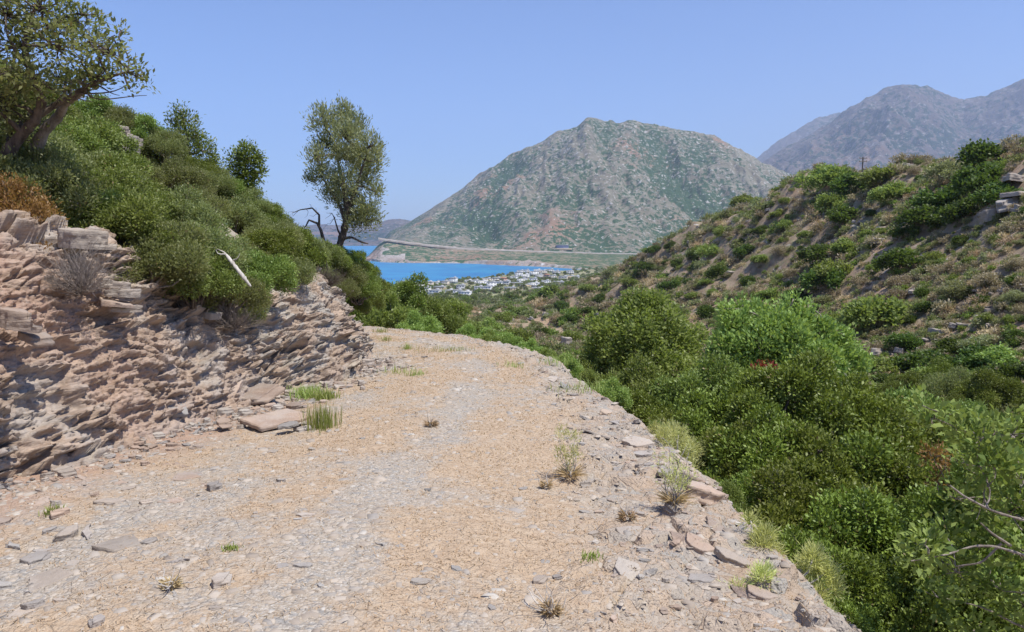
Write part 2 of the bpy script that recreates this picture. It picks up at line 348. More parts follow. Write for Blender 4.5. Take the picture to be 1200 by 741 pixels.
def terrain(x, y, detail=True):
    x = np.asarray(x, float).ravel(); y = np.asarray(y, float).ravel(); r = np.hypot(x, y)
    z = np.zeros_like(r); q = np.full_like(r, 99.); hw = np.ones_like(r); a = np.zeros_like(r); d = np.full_like(r, -99.); e = np.full_like(r, 99.)
    n = r < 46
    if n.any():
        zz, q[n], hw[n], a[n], d[n], e[n] = near_h(x[n], y[n], detail); z[n] = zz
    wf = sstep(27, 44, r); f = r > 26.5
    if f.any(): z[f] = z[f] * (1 - wf[f]) + far_h(x[f], y[f]) * wf[f]
    u = 600 + FPX * x / np.maximum(y, 1); D = y
    sh = np.interp(u, shore_u, shore_D, right=9e9) + 25 * fbm2(x, y, 120, 3, 31)
    z = np.where((y > 500) & (D > sh), np.minimum(z, -80 - (D - sh) * .05), z)
    z = np.maximum(z, -90)
    return z, q, hw, a, d, e, wf
def gz(x, y): return float(terrain([x], [y])[0][0])

def bare_at(x, y, q, hw):
    """0 where dry grass covers the track, 1 where it is bare gravel"""
    qn = q + .2 * fbm2(x, y, 2.5, 2, 42)
    b = np.exp(-((qn - .32) / .28) ** 2) * .95 + np.exp(-((qn + 1.15) / .28) ** 2) * .6 + .8 * sstep(.45, .95, q / hw) + .30 * (1 - sstep(3, 7, y)) + .6 * sstep(.55, .95, -q / hw) - .05
    return np.clip(.16 + b * .6 + .75 * fbm2(x, y, 1.1, 4, 43) + .5 * fbm2(x, y, .28, 3, 44), 0, 1)
def build_ground():
    inn = np.linspace(-.66, .66, 760); out = np.linspace(.66, 2 * math.pi - .66, 150)[1:-1]
    th = np.concatenate([inn, out]); rr = np.concatenate([[.02, .5, 1.0, 1.4], np.geomspace(1.8, 46, 620), np.geomspace(46, 1950, 520)[1:]])
    T, R = np.meshgrid(th, rr); x, y = (R * np.sin(T)), (R * np.cos(T)); sh = x.shape
    z, q, hw, a, d, e, wf = terrain(x, y)
    V = np.stack([x.ravel(), y.ravel(), z], 1); n, m = sh
    i = np.arange(n - 1)[:, None] * m; j = np.arange(m)[None]; j2 = (j + 1) % m
    F = np.stack([i + j, i + j2, i + m + j2, i + m + j], -1).reshape(-1, 4)[:, ::-1]
    r = np.hypot(V[:, 0], V[:, 1]); qq = np.abs(q) / hw
    road = np.clip((1 - sstep(.55, .85, q / hw + .1 * fbm2(V[:, 0], V[:, 1], .8, 3, 40))) * (1 - sstep(.62, .95, -q / hw + .2 * fbm2(V[:, 0], V[:, 1], .8, 3, 41))), 0, 1) * (1 - sstep(30, 40, r))
    # bare wheel bands run along the track
    qn = q + .15 * fbm2(V[:, 0], V[:, 1], 2.5, 2, 42)
    track = bare_at(V[:, 0], V[:, 1], q, hw)
    red = sstep(.55, 1.0, -q / hw) * (1 - sstep(8.5, 11, a)) * (d < 3)
    hill = np.maximum(sstep(27, 40, r), sstep(.5, 2, e) * (r < 46)); hill = np.maximum(hill, .0 + .7 * sstep(2, 4, d))
    plain = sstep(330, 520, r) * sstep(-30, -45, V[:, 2])
    at_ = dict(road=road, track=track, red=red, hill=hill, plain=plain)
    fc = V[F].mean(1); fq = (q[F] / hw[F]).mean(1); fr = np.hypot(fc[:, 0], fc[:, 1]); u = 600 + FPX * fc[:, 0] / np.maximum(fc[:, 1], 1)
    zone = np.where(fr > 46, np.where(fr > 420, 4, 3), np.where(np.abs(fq) < 1.0, 0, np.where(fq < 0, 1, 2)))
    zone = np.where((fr > 40) & (fr <= 46), 3, zone); zone = np.where((zone == 0) & (fr > 40), 3, zone)
    for k, nm in enumerate(['dirt_road', 'left_slope', 'gully', 'hillside', 'valley']):
        Fk = F[zone == k]; used, inv = np.unique(Fk, return_inverse=True)
        o = mesh_from(nm, V[used], inv.reshape(-1, 4), M['earth'], True, {kk: ('POINT', vv[used]) for kk, vv in at_.items()})
        tag(o, kind='structure')
build_ground()

def water_mat():
    m, t, p = new_mat('sea_water'); b = NB(t); v = b.coord()
    n = b.noise(b.mapping(v, (1, 1, 1)), .02, 4, .6); n2 = b.noise(v, .25, 4, .6)
    b.inp(p.inputs['Base Color'], b.mix(b.ramp(n, .35, .65), (.008, .155, .36), (.018, .235, .42)))
    p.inputs['Roughness'].default_value = .35; p.inputs['Specular IOR Level'].default_value = .3
    b.inp(p.inputs['Normal'], b.bump(n2, .35, .6)); return m
M['water'] = water_mat()
xs = np.array([-16000., 16000]); o = mesh_from('sea', [(-13000, 600, -80), (9000, 600, -80), (9000, 14500, -80), (-13000, 14500, -80)], [[0, 1, 2, 3]], M['water']); tag(o, kind='structure')

# ---- headland and mountains: polar relief patches, each with its own distance, foot and ridge
def relief(name, us, sil, Dr, foot_D, foot_z, mat, rows=260, cols=500, back=.5, spurs=(), namp=35, nsc=260, shape=1.0, gully=None, seed=0):
    u = np.linspace(us[0], us[1], cols); v = np.interp(u, [p[0] for p in sil], [p[1] for p in sil])
    top = at(u, v, np.full(cols, float(Dr)))[:, 2]
    fd = np.interp(u, foot_D[0], foot_D[1]); fz = np.interp(u, foot_z[0], foot_z[1])
    s = np.concatenate([[-.002], np.linspace(0, 1, rows), np.linspace(1, 1 + back, rows // 4)[1:]])
    U, S = np.meshgrid(u, s); D = fd[None] + (Dr - fd[None]) * S; X = (U - 600) / FPX * D
    g = np.where(S <= 1, np.clip(S, 0, 1) ** shape, 1 - (S - 1) * 1.2)
    Z = fz[None] + (top - fz)[None] * g
    Z = np.where(S < 0, -90, Z)
    env = np.sin(np.clip(S, 0, 1) * math.pi) ** .7; hgt = np.clip((top - fz)[None] / 300, 0, 1)
    n1 = 1 - 2 * np.abs(fbm(np.stack([X / nsc, D / (nsc * 2.4), np.zeros_like(X) + seed], -1), 5, seed))
    n2 = fbm(np.stack([X / 60, D / 60, np.zeros_like(X) + seed + 5], -1), 4, seed + 3)
    Z += (namp * (n1 - .45) + namp * .18 * n2) * env * hgt
    G = np.clip((.45 - n1) * 1.4, -1, 1)
    Z += 16 * fbm(np.stack([X / 45, D / 45, np.zeros_like(X)], -1), 3, seed + 9) * np.clip(hgt, .1, 1) * sstep(.1, .5, S)
    for (u0, u1, amp, wd) in spurs:         # a spur (amp > 0) or gully running from the ridge at u0 down to the foot at u1
        c = u1 + (u0 - u1) * np.clip(S, 0, 1); k = np.exp(-np.abs((U - c) / wd) ** 1.3) * env
        Z += amp * k
        if amp < 0: G += 1.3 * k
        else: G -= 1.0 * k
    V = np.stack([X.ravel(), D.ravel(), Z.ravel()], 1)
    hi = np.clip((Z - fz[None]) / (top - fz)[None].max(), 0, 1)
    o = mesh_from(name, V, grid_faces(len(s), cols), mat, True, {'gully': ('POINT', G.ravel()), 'high': ('POINT', hi.ravel())}); tag(o, kind='structure'); return o
roadv = ([280, 440, 480, 540, 600, 700, 760, 1200], [273, 279, 285, 291.5, 294, 297, 298, 298])
fzu = np.array([200, 300, 400, 440, 480, 540, 600, 700, 760, 1300.]); fzz = -(np.interp(fzu, *roadv) - 269.8) / FPX * 2230
relief('mountain', (446, 1150), [(446, 292), (452, 278), (458, 271), (480, 261), (500, 249), (520, 236), (540, 222), (560, 207), (575, 196), (590, 187), (620, 172), (640, 163), (660, 152), (676, 146), (684, 139), (690, 138), (697, 140), (705, 142), (712, 141), (720, 144), (740, 141), (765, 147), (800, 153), (828, 157), (840, 164), (860, 173), (890, 190), (910, 199), (930, 208), (960, 218), (1000, 235), (1100, 270), (1150, 285)],
       3400, ([436, 1150], [2230, 2230]), ([440, 475] + list(fzu[5:]), [-75, fzz[4]] + list(fzz[5:] - 2)), M['mountain'], rows=420, cols=800, spurs=[(695, 640, 70, 32), (752, 850, -75, 40), (600, 560, -28, 18), (835, 930, 40, 26)], namp=78, nsc=190, shape=1.12, seed=3)
relief('mountain', (860, 1420), [(860, 215), (880, 198), (905, 180), (940, 159), (965, 144), (985, 128), (1005, 116), (1030, 103), (1055, 99), (1075, 101), (1095, 110), (1118, 117), (1145, 111), (1170, 100), (1185, 93), (1200, 86), (1250, 74), (1420, 120)],
       6800, ([860, 1420], [4200, 4200]), ([860, 1420], [-60, -60]), M['mountain_far'], rows=240, cols=620, spurs=[(1050, 1010, 110, 30), (1110, 1120, -130, 34), (1190, 1230, 90, 24)], namp=190, nsc=480, seed=11)
relief('mountain', (820, 1080), [(820, 240), (860, 202), (885, 183), (905, 166), (930, 151), (950, 138), (972, 133), (1000, 131), (1080, 128)],
       9500, ([820, 1080], [7500, 7500]), ([820, 1080], [-60, -60]), M['mountain_far'], rows=90, cols=200, namp=120, nsc=700, seed=17)
relief('distant_hills', (150, 560), [(150, 266), (300, 264), (340, 266), (380, 263), (410, 265), (440, 263), (455, 258), (470, 256), (485, 259), (505, 262), (560, 269)],
       5600, ([150, 560], [4100, 4100]), ([150, 560], [-81, -81]), M['mountain_far'], rows=60, cols=260, namp=40, nsc=500, seed=23)
# the headland under the coast road
def headland():
    u = np.linspace(426, 960, 620); fd = np.interp(u, [426, 436, 446, 470, 500, 540, 560, 590, 620, 650, 690, 712, 960], [2130, 2090, 2010, 1975, 1965, 1950, 1915, 1835, 1790, 1720, 1640, 1560, 1500])
    fd = fd + 12 * fbm2(u * 3, u * 0, 30, 4, 51)
    top = -(np.interp(u, *roadv) - 269.8) / FPX * 2230
    top = np.where(u < 470, -80 + (top + 80) * sstep(424, 456, u), top)
    s = np.concatenate([[-.08, -.03], np.linspace(0, 1, 150)]); U, S = np.meshgrid(u, s); D = fd + (2250 - fd) * S; X = (U - 600) / FPX * D
    n1 = fbm(np.stack([X / 70, D / 70, X * 0], -1), 5, 4)
    cliff = np.interp(U, [426, 520, 560, 620, 680, 720], [5, 2.5, 7, 9, 3, 1])
    Z = np.where(S < 0, -80 + S * 60, -80 + cliff * sstep(0, .05, S) + (top + 80 - cliff) * np.clip(S, 0, 1) ** 1.15 + n1 * 7 * np.sin(np.clip(S, 0, 1) * math.pi) ** .6 * np.clip((top + 80) / 20, 0, 1))
    Z += (cliff / 5) * 1.6 * fbm(np.stack([X / 14, D / 14, X * 0], -1), 4, 6) * (S > 0) * (S < .25)
    V = np.stack([X.ravel(), D.ravel(), Z.ravel()], 1); F = grid_faces(len(s), len(u)); sc_ = S.ravel()[F].mean(1); uc = U.ravel()[F].mean(1)
    rocky = (sc_ < np.interp(uc, [426, 455, 480, 540, 570, 620, 650, 690, 720], [1.0, .55, .035, .03, .10, .16, .06, .03, .02]) + np.where(uc < 475, .5, .04) * noise3(V[F].mean(1) / 30.))
    tag(mesh_from('headland', V, F, [M['headland'], M['shore_rock']], True, mi=rocky.astype(int)), kind='structure')
headland()
# coast road: carriageway with a pale cut bank above and a low wall below
def coast_road():
    m, t, p = new_mat('cut_bank'); b = NB(t); v = b.coord(); n = b.noise(v, .05, 5, .7)
    b.inp(p.inputs['Base Color'], b.mix(b.ramp(n, .4, .6), (.29, .235, .17), (.40, .34, .27))); p.inputs['Roughness'].default_value = .9
    m2, t2, p2 = new_mat('coast_asphalt'); p2.inputs['Base Color'].default_value = (.30, .29, .28, 1)
    u = np.linspace(444, 900, 400); z0 = -(np.interp(u, *roadv) - 269.8) / FPX * 2230 + .8
    wob = fbm2(u * 6, u * 0, 60, 4, 61)
    prof = [(-9, -4, 1), (-8, -.4, 1), (-7.6, .3, 1), (0, .8, 0), (7, .9, 0), (8.5, 1.2, 1), (10, 2.0, 1)]
    rows = []
    for dy, dz, k in prof:
        D = 2222 + dy + 6 * wob * (k if dy > 8 else .4); hz = np.maximum(dz, dz * (1 + 1.2 * wob)) if dy > 8 else dz
        hz = hz * np.interp(u, [444, 480, 620, 700, 900], [1, 1.3, 1.0, .6, .5]) if dz > 1 else hz
        rows.append(np.stack([(u - 600) / FPX * D, D, z0 + hz], 1))
    V = np.concatenate(rows); F = grid_faces(len(prof), len(u)); k = np.arange(len(F)) // (len(u) - 1)
    tag(mesh_from('coast_road', V, F, [m, m2], False, mi=((k == 3) | (k == 2)).astype(int)), kind='structure')
coast_road()

#@@SECTION2
# ------------------------------------------------------------------ haze (the air over the bay)
def haze():
    x0, x1, y0, y1, z0, z1 = -9500, 11500, -60, 13500, -92, 1750
    V = [(x, y, z) for z in (z0, z1) for y in (y0, y1) for x in (x0, x1)]
    F = np.array([(0, 2, 3, 1), (4, 5, 7, 6), (0, 1, 5, 4), (2, 6, 7, 3), (0, 4, 6, 2), (1, 3, 7, 5)])
    m = bpy.data.materials.new('haze'); m.use_nodes = True; t = m.node_tree; t.nodes.clear()
    o = t.nodes.new('ShaderNodeOutputMaterial'); v = t.nodes.new('ShaderNodeVolumePrincipled')
    v.inputs['Color'].default_value = (.66, .77, .97, 1); v.inputs['Density'].default_value = HAZE; v.inputs['Anisotropy'].default_value = .2
    t.links.new(v.outputs[0], o.inputs['Volume'])
    tag(mesh_from('haze', V, F, m), kind='stuff')
HAZE = 7.8e-5
haze()

# ------------------------------------------------------------------ rock face of the road cut
def dense_voro_rock(P, ns, sz, s):
    """layered slabs: thin cells stacked along ns"""
    ns = np.asarray(ns, float); ns /= np.linalg.norm(ns); t1 = nrm(np.cross(ns, (0, 0, 1.))); t2 = np.cross(ns, t1)
    wv = P + .10 * np.stack([noise3(P * 1.7 + 9), noise3(P * 1.7 + 31), noise3(P * 1.7 + 57)], -1)
    c = np.stack([wv @ t1 / sz[0], wv @ t2 / sz[1], wv @ ns / sz[2]], -1)
    f1, f2, i = voro(c, s); return i, sstep(0.0, .08, f2 - f1)
def rock_face():
    a = np.concatenate([np.arange(-2.0, 5, .03), np.arange(5, 19.6, .0105)]); t = np.linspace(0, 1, 270)
    # base curve along the left edge of the track
    k = np.interp(a, RA, np.arange(len(RA))); f = lambda arr: np.interp(k, np.arange(len(arr)), arr)
    bx, by, hw = f(RX), f(RY), f(RW); tx, ty = f(RTX), f(RTY); ln = np.hypot(tx, ty); tx /= ln; ty /= ln
    lx, ly = -ty, tx                                        # to the left of the travel direction
    A, T = np.meshgrid(a, t); H = bankH(a)[None] + .10
    # profile: toe (talus), steep part, rounding back onto the slope
    tt = np.array([-.0, .08, .3, .55, .8, .92, 1.0]); dd = np.array([-.28, .0, .30, .58, .86, 1.12, 1.55]); hh = np.array([-.10, .04, .36, .64, .90, 1.0, 1.02])
    d = np.interp(T, tt, dd); h = np.interp(T, tt, hh)
    big = fbm(np.stack([A / 1.3, T * 1.6, A * 0], -1), 3, 71)
    d = d + .22 * big
    X = bx + lx * (hw + d); Y = by + ly * (hw + d); Z = zroad(a)[None] + h * H - .05
    P = np.stack([X, Y, Z], -1)
    du = np.gradient(P, axis=1); dv = np.gradient(P, axis=0); N = nrm(np.cross(du, dv)); 
    if (N[..., 0] * lx + N[..., 1] * ly).mean() > 0: N = -N
    tilt = np.clip((A - 9) / 6, 0, 1)[..., None]
    i1, e1 = dense_voro_rock(P, (-.42, .12, .90), (.34, .28, .060), 81)
    i2, e2 = dense_voro_rock(P + 3, (-.36, .2, .9), (.15, .13, .028), 85)
    i3, e3 = dense_voro_rock(P + 7, (-.5, .05, .85), (.75, .6, .20), 89)
    i4, e4 = dense_voro_rock(P + 5, (-.2, .1, .95), (.09, .08, .05), 97)
    crumb = .5 * fbm(P * 7, 4, 91); cr2 = noise3(P * 34, 95)
    bands = sstep(.43, .70, fbm(np.stack([A / 1.5, T * 1.6, A * 0 + 4], -1), 4, 93) * .5 + .5)      # crumbled earth between ledges
    env = sstep(0, .10, T) * sstep(1, .84, T)
    big3 = sstep(-.15, .2, fbm(P * .9 + 5, 3, 61)); ledge = ((i1 > .5) * .09 + (i1 > .8) * .09) * (.6 + .4 * big3)
    disp = .26 * (i3 - .5) * e3 + ledge * e1 - .05 * (1 - e1) * big3 + .05 * (i2 - .4) * e2 - .012 * (1 - e2) + .09 * fbm(P * 1.1 + 2, 2, 63)
    disp = disp * (1 - .55 * bands) + bands * (.06 * (i4 - .3) * e4) + .045 * crumb + .008 * cr2
    P = P + N * (disp * (.12 + .88 * env))[..., None]; P[..., 2] += .05 * fbm(P * 3, 4, 66) * (1 - env)
    P[..., 2] -= .10 * sstep(.06, .0, T)
    red = (1 - sstep(6.0, 11, A + 1.4 * noise3(P * .9))) * (.15 + .85 * bands) + sstep(.85, 1, T) * .4 * (A < 10)
    V = P.reshape(-1, 3)
    root = empty('road_cutting', (-4.0, 8.0, -1.95))
    tag(root, 'steep cut bank of layered beige and grey slate on the left of the track', 'rock face')
    o = mesh_from('rock_wall', V - np.array(root.location), grid_faces(len(t), len(a)), M['rock'], False, {'red': ('POINT', red.ravel())}, root)
    return P, N, a, t
RFP, RFN, RFa, RFt = rock_face()

def stone_mesh(name, n, th, layers, mat, seed, rag=.22, L=1.0, W=.7):
    """a broken slab: angular outline, cleaved layers that break off along straight edges"""
    r = np.random.default_rng(seed); ang = np.sort(np.linspace(0, 2 * math.pi, n, endpoint=False) + r.uniform(-.42, .42, n) * 2 * math.pi / n)
    rad = 1 + r.uniform(-rag, rag * .6, n); base = np.stack([np.cos(ang) * rad * L / 2, np.sin(ang) * rad * W / 2], 1)
    m = 9 * n; tt = np.linspace(0, n, m, endpoint=False); i = tt.astype(int); f = (tt - i)[:, None]; out = base[i] * (1 - f) + base[(i + 1) % n] * f
    out = out + .018 * noise3(np.column_stack([out * 14, np.full(m, seed * 1.7)]))[:, None] * nrm(out)
    rings = []; cut = out.copy()
    for l in range(layers):
        z0, z1 = th * l / layers, th * (l + 1) / layers
        if l:
            a = r.uniform(0, 6.28); nn = np.array([math.cos(a), math.sin(a)]); c = r.uniform(.12, .34) * (L if abs(nn[0]) > .6 else W); cut = cut - np.maximum(0, cut @ nn - c)[:, None] * nn
        jit = r.uniform(-.010, .010, (m, 2)) * L
        for z, k in ((z0 + th * .01, .99), (z0 + (z1 - z0) * .5, 1.0), (z1 - th * .01, .985)): rings.append(np.column_stack([(cut + jit) * k, np.full(m, z)]))
    tiltv = r.uniform(-.12, .12, 2)
    for fct in (.95, .7, .4): rings.append(np.column_stack([cut.mean(0) + (cut - cut.mean(0)) * fct, np.full(m, th)]))
    c0 = cut.mean(0); V = np.concatenate(rings + [[[c0[0], c0[1], th]]]); V[:, 2] += (V[:, 2] / th) * (V[:, :2] @ tiltv) * .5 + (V[:, 2] / th) * .02 * L * noise3(V * 5 / L + seed)
    q = []
    for k in range(len(rings) - 1):
        a = np.arange(m) + k * m; b = (np.arange(m) + 1) % m + k * m; q.append(np.stack([a, b, b + m, a + m], 1))
    k = (len(rings) - 1) * m; tri = np.stack([np.arange(m) + k, (np.arange(m) + 1) % m + k, np.full(m, len(V) - 1)], 1)
    return mesh_from(name, V, [np.concatenate(q), tri], mat, False, link=False)
STONES = {}
for mk in ('slab', 'stone_grey', 'stone_pale'):
    STONES[mk] = [stone_mesh('stone', (5, 6, 5, 6, 5, 4)[k], (.12, .16, .08, .24, .34, .14)[k], (2, 3, 1, 3, 3, 2)[k], M[mk], 100 + k + 10 * len(mk), .34, 1, (.7, .55, .8, .62, .75, .42)[k]) for k in range(6)]
def stone(name, loc, size, rot, mk, k, zs=1.0, parent=None):
    o = mobj(name, STONES[mk][k % 6], parent, tuple(float(c) for c in loc)); o.scale = (size, size, size * zs); o.rotation_euler = rot; return o
from mathutils import Vector, Matrix, Euler
def settle(o, s):
    """turn a stone so that it lies on the ground under it"""
    x, y = o.location.x, o.location.y; d = s * .35; z = terrain([x + d, x - d, x, x], [y, y, y + d, y - d])[0]
    n = Vector((-(z[0] - z[1]) / (2 * d), -(z[2] - z[3]) / (2 * d), 1)).normalized(); q = Vector((0, 0, 1)).rotation_difference(n)
    o.rotation_euler = (q @ o.rotation_euler.to_quaternion()).to_euler(); o.location.z = float(z.mean()) - .025 * s - .002
def on_road(u, v):
    p = at(u, v, 10.); 
    ys = np.geomspace(1.8, 45, 500); d = ray(u, v); xs_ = d[0] / d[1] * ys; zs = d[2] / d[1] * ys
    g = terrain(xs_, ys, True)[0]; k = np.argmax(g >= zs); return np.array([xs_[k], ys[k], g[k]])

# the large fallen slabs at the foot of the cut
big = [ (318,496,.80,'slab',2,(.10,-.12,.5),.7,'broad pinkish slab with a split end, lowest of the pile at the foot of the rock face'),
        (298,470,.84,'slab',0,(.16,-.22,.1),.8,'broad pale pink slab leaning on the foot of the rock face, topmost of the pile'),
        (266,472,.60,'slab',5,(.25,-.5,1.1),.8,'pinkish slab tipped against the rock face at the left end of the pile'),
        (340,502,.26,'stone_grey',1,(.05,-.05,.9),.7,'small blue grey slab beside the green grass tuft'),
        (347,480,.30,'slab',3,(.1,-.1,.2),.6,'pinkish block at the right end of the slab pile'),
        (262,500,.30,'slab',1,(.2,-.1,2.0),.8,'small reddish block left of the slab pile'),
        (185,540,.50,'slab',2,(.03,-.05,.3),.4,'flat pinkish slab lying half buried in red earth below the rock face'),
        (218,553,.34,'slab',0,(.04,-.03,1.3),.5,'long thin pinkish slab at the edge of the red earth'),
        (58,533,.26,'slab',3,(.5,-.3,.3),.9,'square brown block leaning at the very foot of the rock face'),
        (76,545,.15,'stone_pale',4,(.2,-.1,.3),.9,'small pale block beside the square brown block'),
        (245,560,.26,'slab',5,(.05,.05,2.3),.6,'brown plate stone right of the long thin slab'),
        (205,575,.30,'slab',2,(.02,.03,.9),.5,'wide pale plate stone below the long thin slab')]
for (u, v, s_, mk, k, rt, zs, lb) in big:
    p = on_road(u, v); p = p * (1 - .25 / p[1]); o = stone('fallen_slab' if s_ > .29 else 'stone', p + (0, 0, -.012), s_, rt, mk, k, zs)
    if v > 530: settle(o, s_)
    else: o.location.z += .03
    tag(o, lb, 'slab' if s_ > .29 else 'stone', 'slabs fallen from the rock face')
# notable stones lying on the track
notable = [(42,655,.20,'stone_grey',0,'flat blue grey stone near the left border of the photo'),(15,643,.17,'stone_grey',5,'dark edged grey stone cut by the left border'),
 (142,640,.26,'stone_pale',2,'large pale brown plate stone with a dark lower edge, left foreground'),(55,682,.22,'stone_pale',2,'rounded pale plate stone below the flat blue grey stone'),
 (36,715,.09,'stone_grey',4,'thick grey lump of stone near the lower left corner'),(102,628,.22,'stone_grey',5,'long narrow grey stone lying above the large pale plate'),
 (60,622,.09,'stone_grey',3,'dark angular stone behind the long narrow grey one'),(125,590,.20,'stone_pale',0,'pale plate stone near the green weed at the left'),
 (328,566,.06,'stone_grey',4,'small dark lump of stone on the track, left of the middle'),(360,605,.12,'stone_pale',0,'pale thin stone right of the small dark lump'),
 (358,664,.09,'stone_grey',1,'thin grey stone with dark edge in the middle of the left foreground'),(330,663,.07,'stone_grey',2,'flat bluish chip left of the thin dark edged stone'),
 (375,688,.05,'stone_grey',3,'small square grey stone below the thin dark edged stone'),(502,576,.05,'stone_grey',4,'small dark stone with bluish top in the middle of the track'),
 (547,566,.05,'stone_pale',1,'pale grey chip right of the small dark stone'),(490,684,.10,'stone_pale',1,'flat pale stone lying in the front middle of the track'),
 (445,640,.08,'stone_grey',5,'bluish chip in the front left gravel band'),(536,668,.08,'stone_grey',0,'bluish grey stone right of the flat pale stone'),
 (577,714,.06,'stone_grey',1,'small angular grey stone at the bottom middle'),(612,575,.07,'stone_grey',1,'bluish chip in the straw right of the middle'),
 (740,625,.18,'stone_pale',2,'pale thin slab lying flat at the right side of the track'),(735,600,.10,'stone_grey',5,'dark edged grey slab behind the pale thin one'),
 (748,605,.09,'stone_grey',3,'tilted grey stone beside the dark edged slab'),(738,673,.22,'stone_pale',0,'long pale slab in the right foreground'),
 (690,568,.24,'stone_pale',5,'buff coloured long slab sunk into the right edge of the track'),(655,680,.05,'stone_grey',4,'single small grey stone at the right of the foreground')]
for (u, v, s_, mk, k, lb) in notable:
    p = on_road(u, v); rt = (rng.uniform(-.08, .08), rng.uniform(-.08, .08), rng.uniform(0, 6.28))
    o = stone('stone', p + (0, 0, -.012), s_ * 1.25, rt, mk, k, .9); settle(o, s_); tag(o, lb, 'stone', 'loose stones on the track')
# broken slabs along the outer edge of the track
edge = [(707,486,.42,'slab',5,(.5,.35,.9),'dark brown upright slab standing out of the right edge of the track'),(722,462,.30,'stone_pale',1,(.1,.2,.4),'pale grey slab at the far end of the right edge'),
 (790,497,.46,'stone_grey',5,(.1,.5,-.5),'long grey slab jutting out over the right edge toward the bushes'),(765,510,.30,'slab',0,(.6,.3,1.6),'brown slab on edge, under the long jutting slab'),
 (745,520,.40,'stone_pale',0,(.1,.25,-.7),'long pale slab lying along the right edge'),(730,495,.26,'stone_grey',2,(.1,.2,.2),'grey plate between the upright slab and the jutting slab'),
 (700,507,.34,'stone_pale',2,(.08,.15,.6),'white grey plate below the upright slab'),(815,570,.40,'slab',3,(.0,.25,-.3),'thick brown block with a cracked side, hanging over the right edge'),
 (828,590,.34,'slab',4,(.1,.3,-.2),'brown block under the thick cracked block'),(795,600,.26,'stone_grey',5,(.1,.3,-.9),'narrow grey slab below the dry plant'),
 (812,636,.30,'slab',1,(.1,.2,-.6),'pinkish block near the middle of the right edge'),(860,660,.22,'stone_pale',3,(.1,.3,-.5),'pale block on the right slope above the spiky plants'),
 (820,680,.20,'stone_grey',0,(.05,.2,.1),'rounded grey stone on the lower right edge'),(735,478,.24,'slab',1,(.2,.3,.9),'rust coloured small slab near the far right edge'),
 (755,535,.22,'stone_grey',1,(.1,.2,.1),'grey slab left of the dry plant on the right edge'),(780,560,.2,'stone_grey',3,(.2,.3,.7),'dark fissured block beside the dry plant'),
 (840,620,.24,'slab',2,(.1,.35,-.4),'flat brown slab sliding down the right edge'),(885,700,.26,'slab',1,(.1,.3,-.6),'pink brown slab on the lower right slope'),
 (800,540,.25,'stone_pale',5,(.1,.3,-.7),'pale narrow slab above the thick cracked block')]
for (u, v, s_, mk, k, rt, lb) in edge:
    p = on_road(u, v); o = stone('edge_slab', p + (0, 0, -.035), s_ * 1.05, (rt[0] * .5, rt[1] * .5, rt[2]), mk, k, .8); settle(o, s_); tag(o, lb, 'slab', 'broken slabs along the outer edge')
# slabs standing out of the cut and above it
for (u, v, y, s_, mk, k, rt, lb) in [(103,292,7.6,.62,'stone_pale',3,(.0,.05,.2),'thick pale sandstone block above the cut, beside the grey dead bush'),
  (88,283,7.9,.5,'slab',1,(.05,.1,.9),'pinkish block behind the thick pale block above the cut'),
  (136,338,7.7,.42,'stone_pale',5,(.0,.08,.1),'topmost of the flat stacked slabs under the hillside bushes'),(140,348,7.7,.5,'stone_pale',0,(.0,.08,.4),'second of the flat stacked slabs under the hillside bushes'),
  (133,358,7.65,.5,'slab',2,(.02,.1,.2),'third of the flat stacked slabs under the hillside bushes'),(150,366,7.7,.46,'stone_pale',5,(.05,.1,.6),'lowest of the flat stacked slabs under the hillside bushes'),
  (20,385,6.4,.5,'slab',3,(.1,.2,.4),'overhanging brown slab casting a dark shadow at the left border'),(40,400,6.5,.42,'slab',0,(.1,.25,.1),'brown slab just below the overhanging one at the left border'),
  (140,148,13.5,.62,'stone_pale',3,(.1,.1,-.3),'upper slab of the bare outcrop on the left hillside'),(150,157,13.3,.7,'stone_pale',0,(.05,.15,-.2),'lower slab of the bare outcrop on the left hillside'),
  (155,175,12.8,.3,'stone_pale',2,(.2,.3,.4),'small pale slab showing below the bare outcrop'),
  (146,168,13.3,.75,'stone_grey',4,(.0,.1,.5),'thick shaded grey block carrying the bare outcrop'),(140,182,13.2,.95,'stone_grey',3,(.0,.1,1.5),'lowest block of the bare outcrop, half hidden by bushes'),
  (240,372,9.6,.5,'stone_grey',0,(.1,.2,.3),'grey slab in the shade under the overhanging bushes'),(205,480,8.1,.4,'stone_grey',2,(.3,.6,.2),'grey plate stuck to the foot of the rock face'),
  (420,445,12.6,.42,'stone_pale',4,(.0,.1,.3),'pale grey boulder at the far corner of the rock face'),(433,428,13.2,.34,'stone_pale',3,(.0,.1,.9),'second pale boulder at the far corner of the rock face')]:
    if y > 12.7 and v < 200: p = at(u, v + 12, 13.2 + (v - 150) * -.02); s_ *= .95
    else: p = at(u, v, y)
    tag(stone('rock_slab', p, s_ * .8, rt, mk, k, 1.5), lb, 'rock', 'slabs bedded in the cut and the hillside')
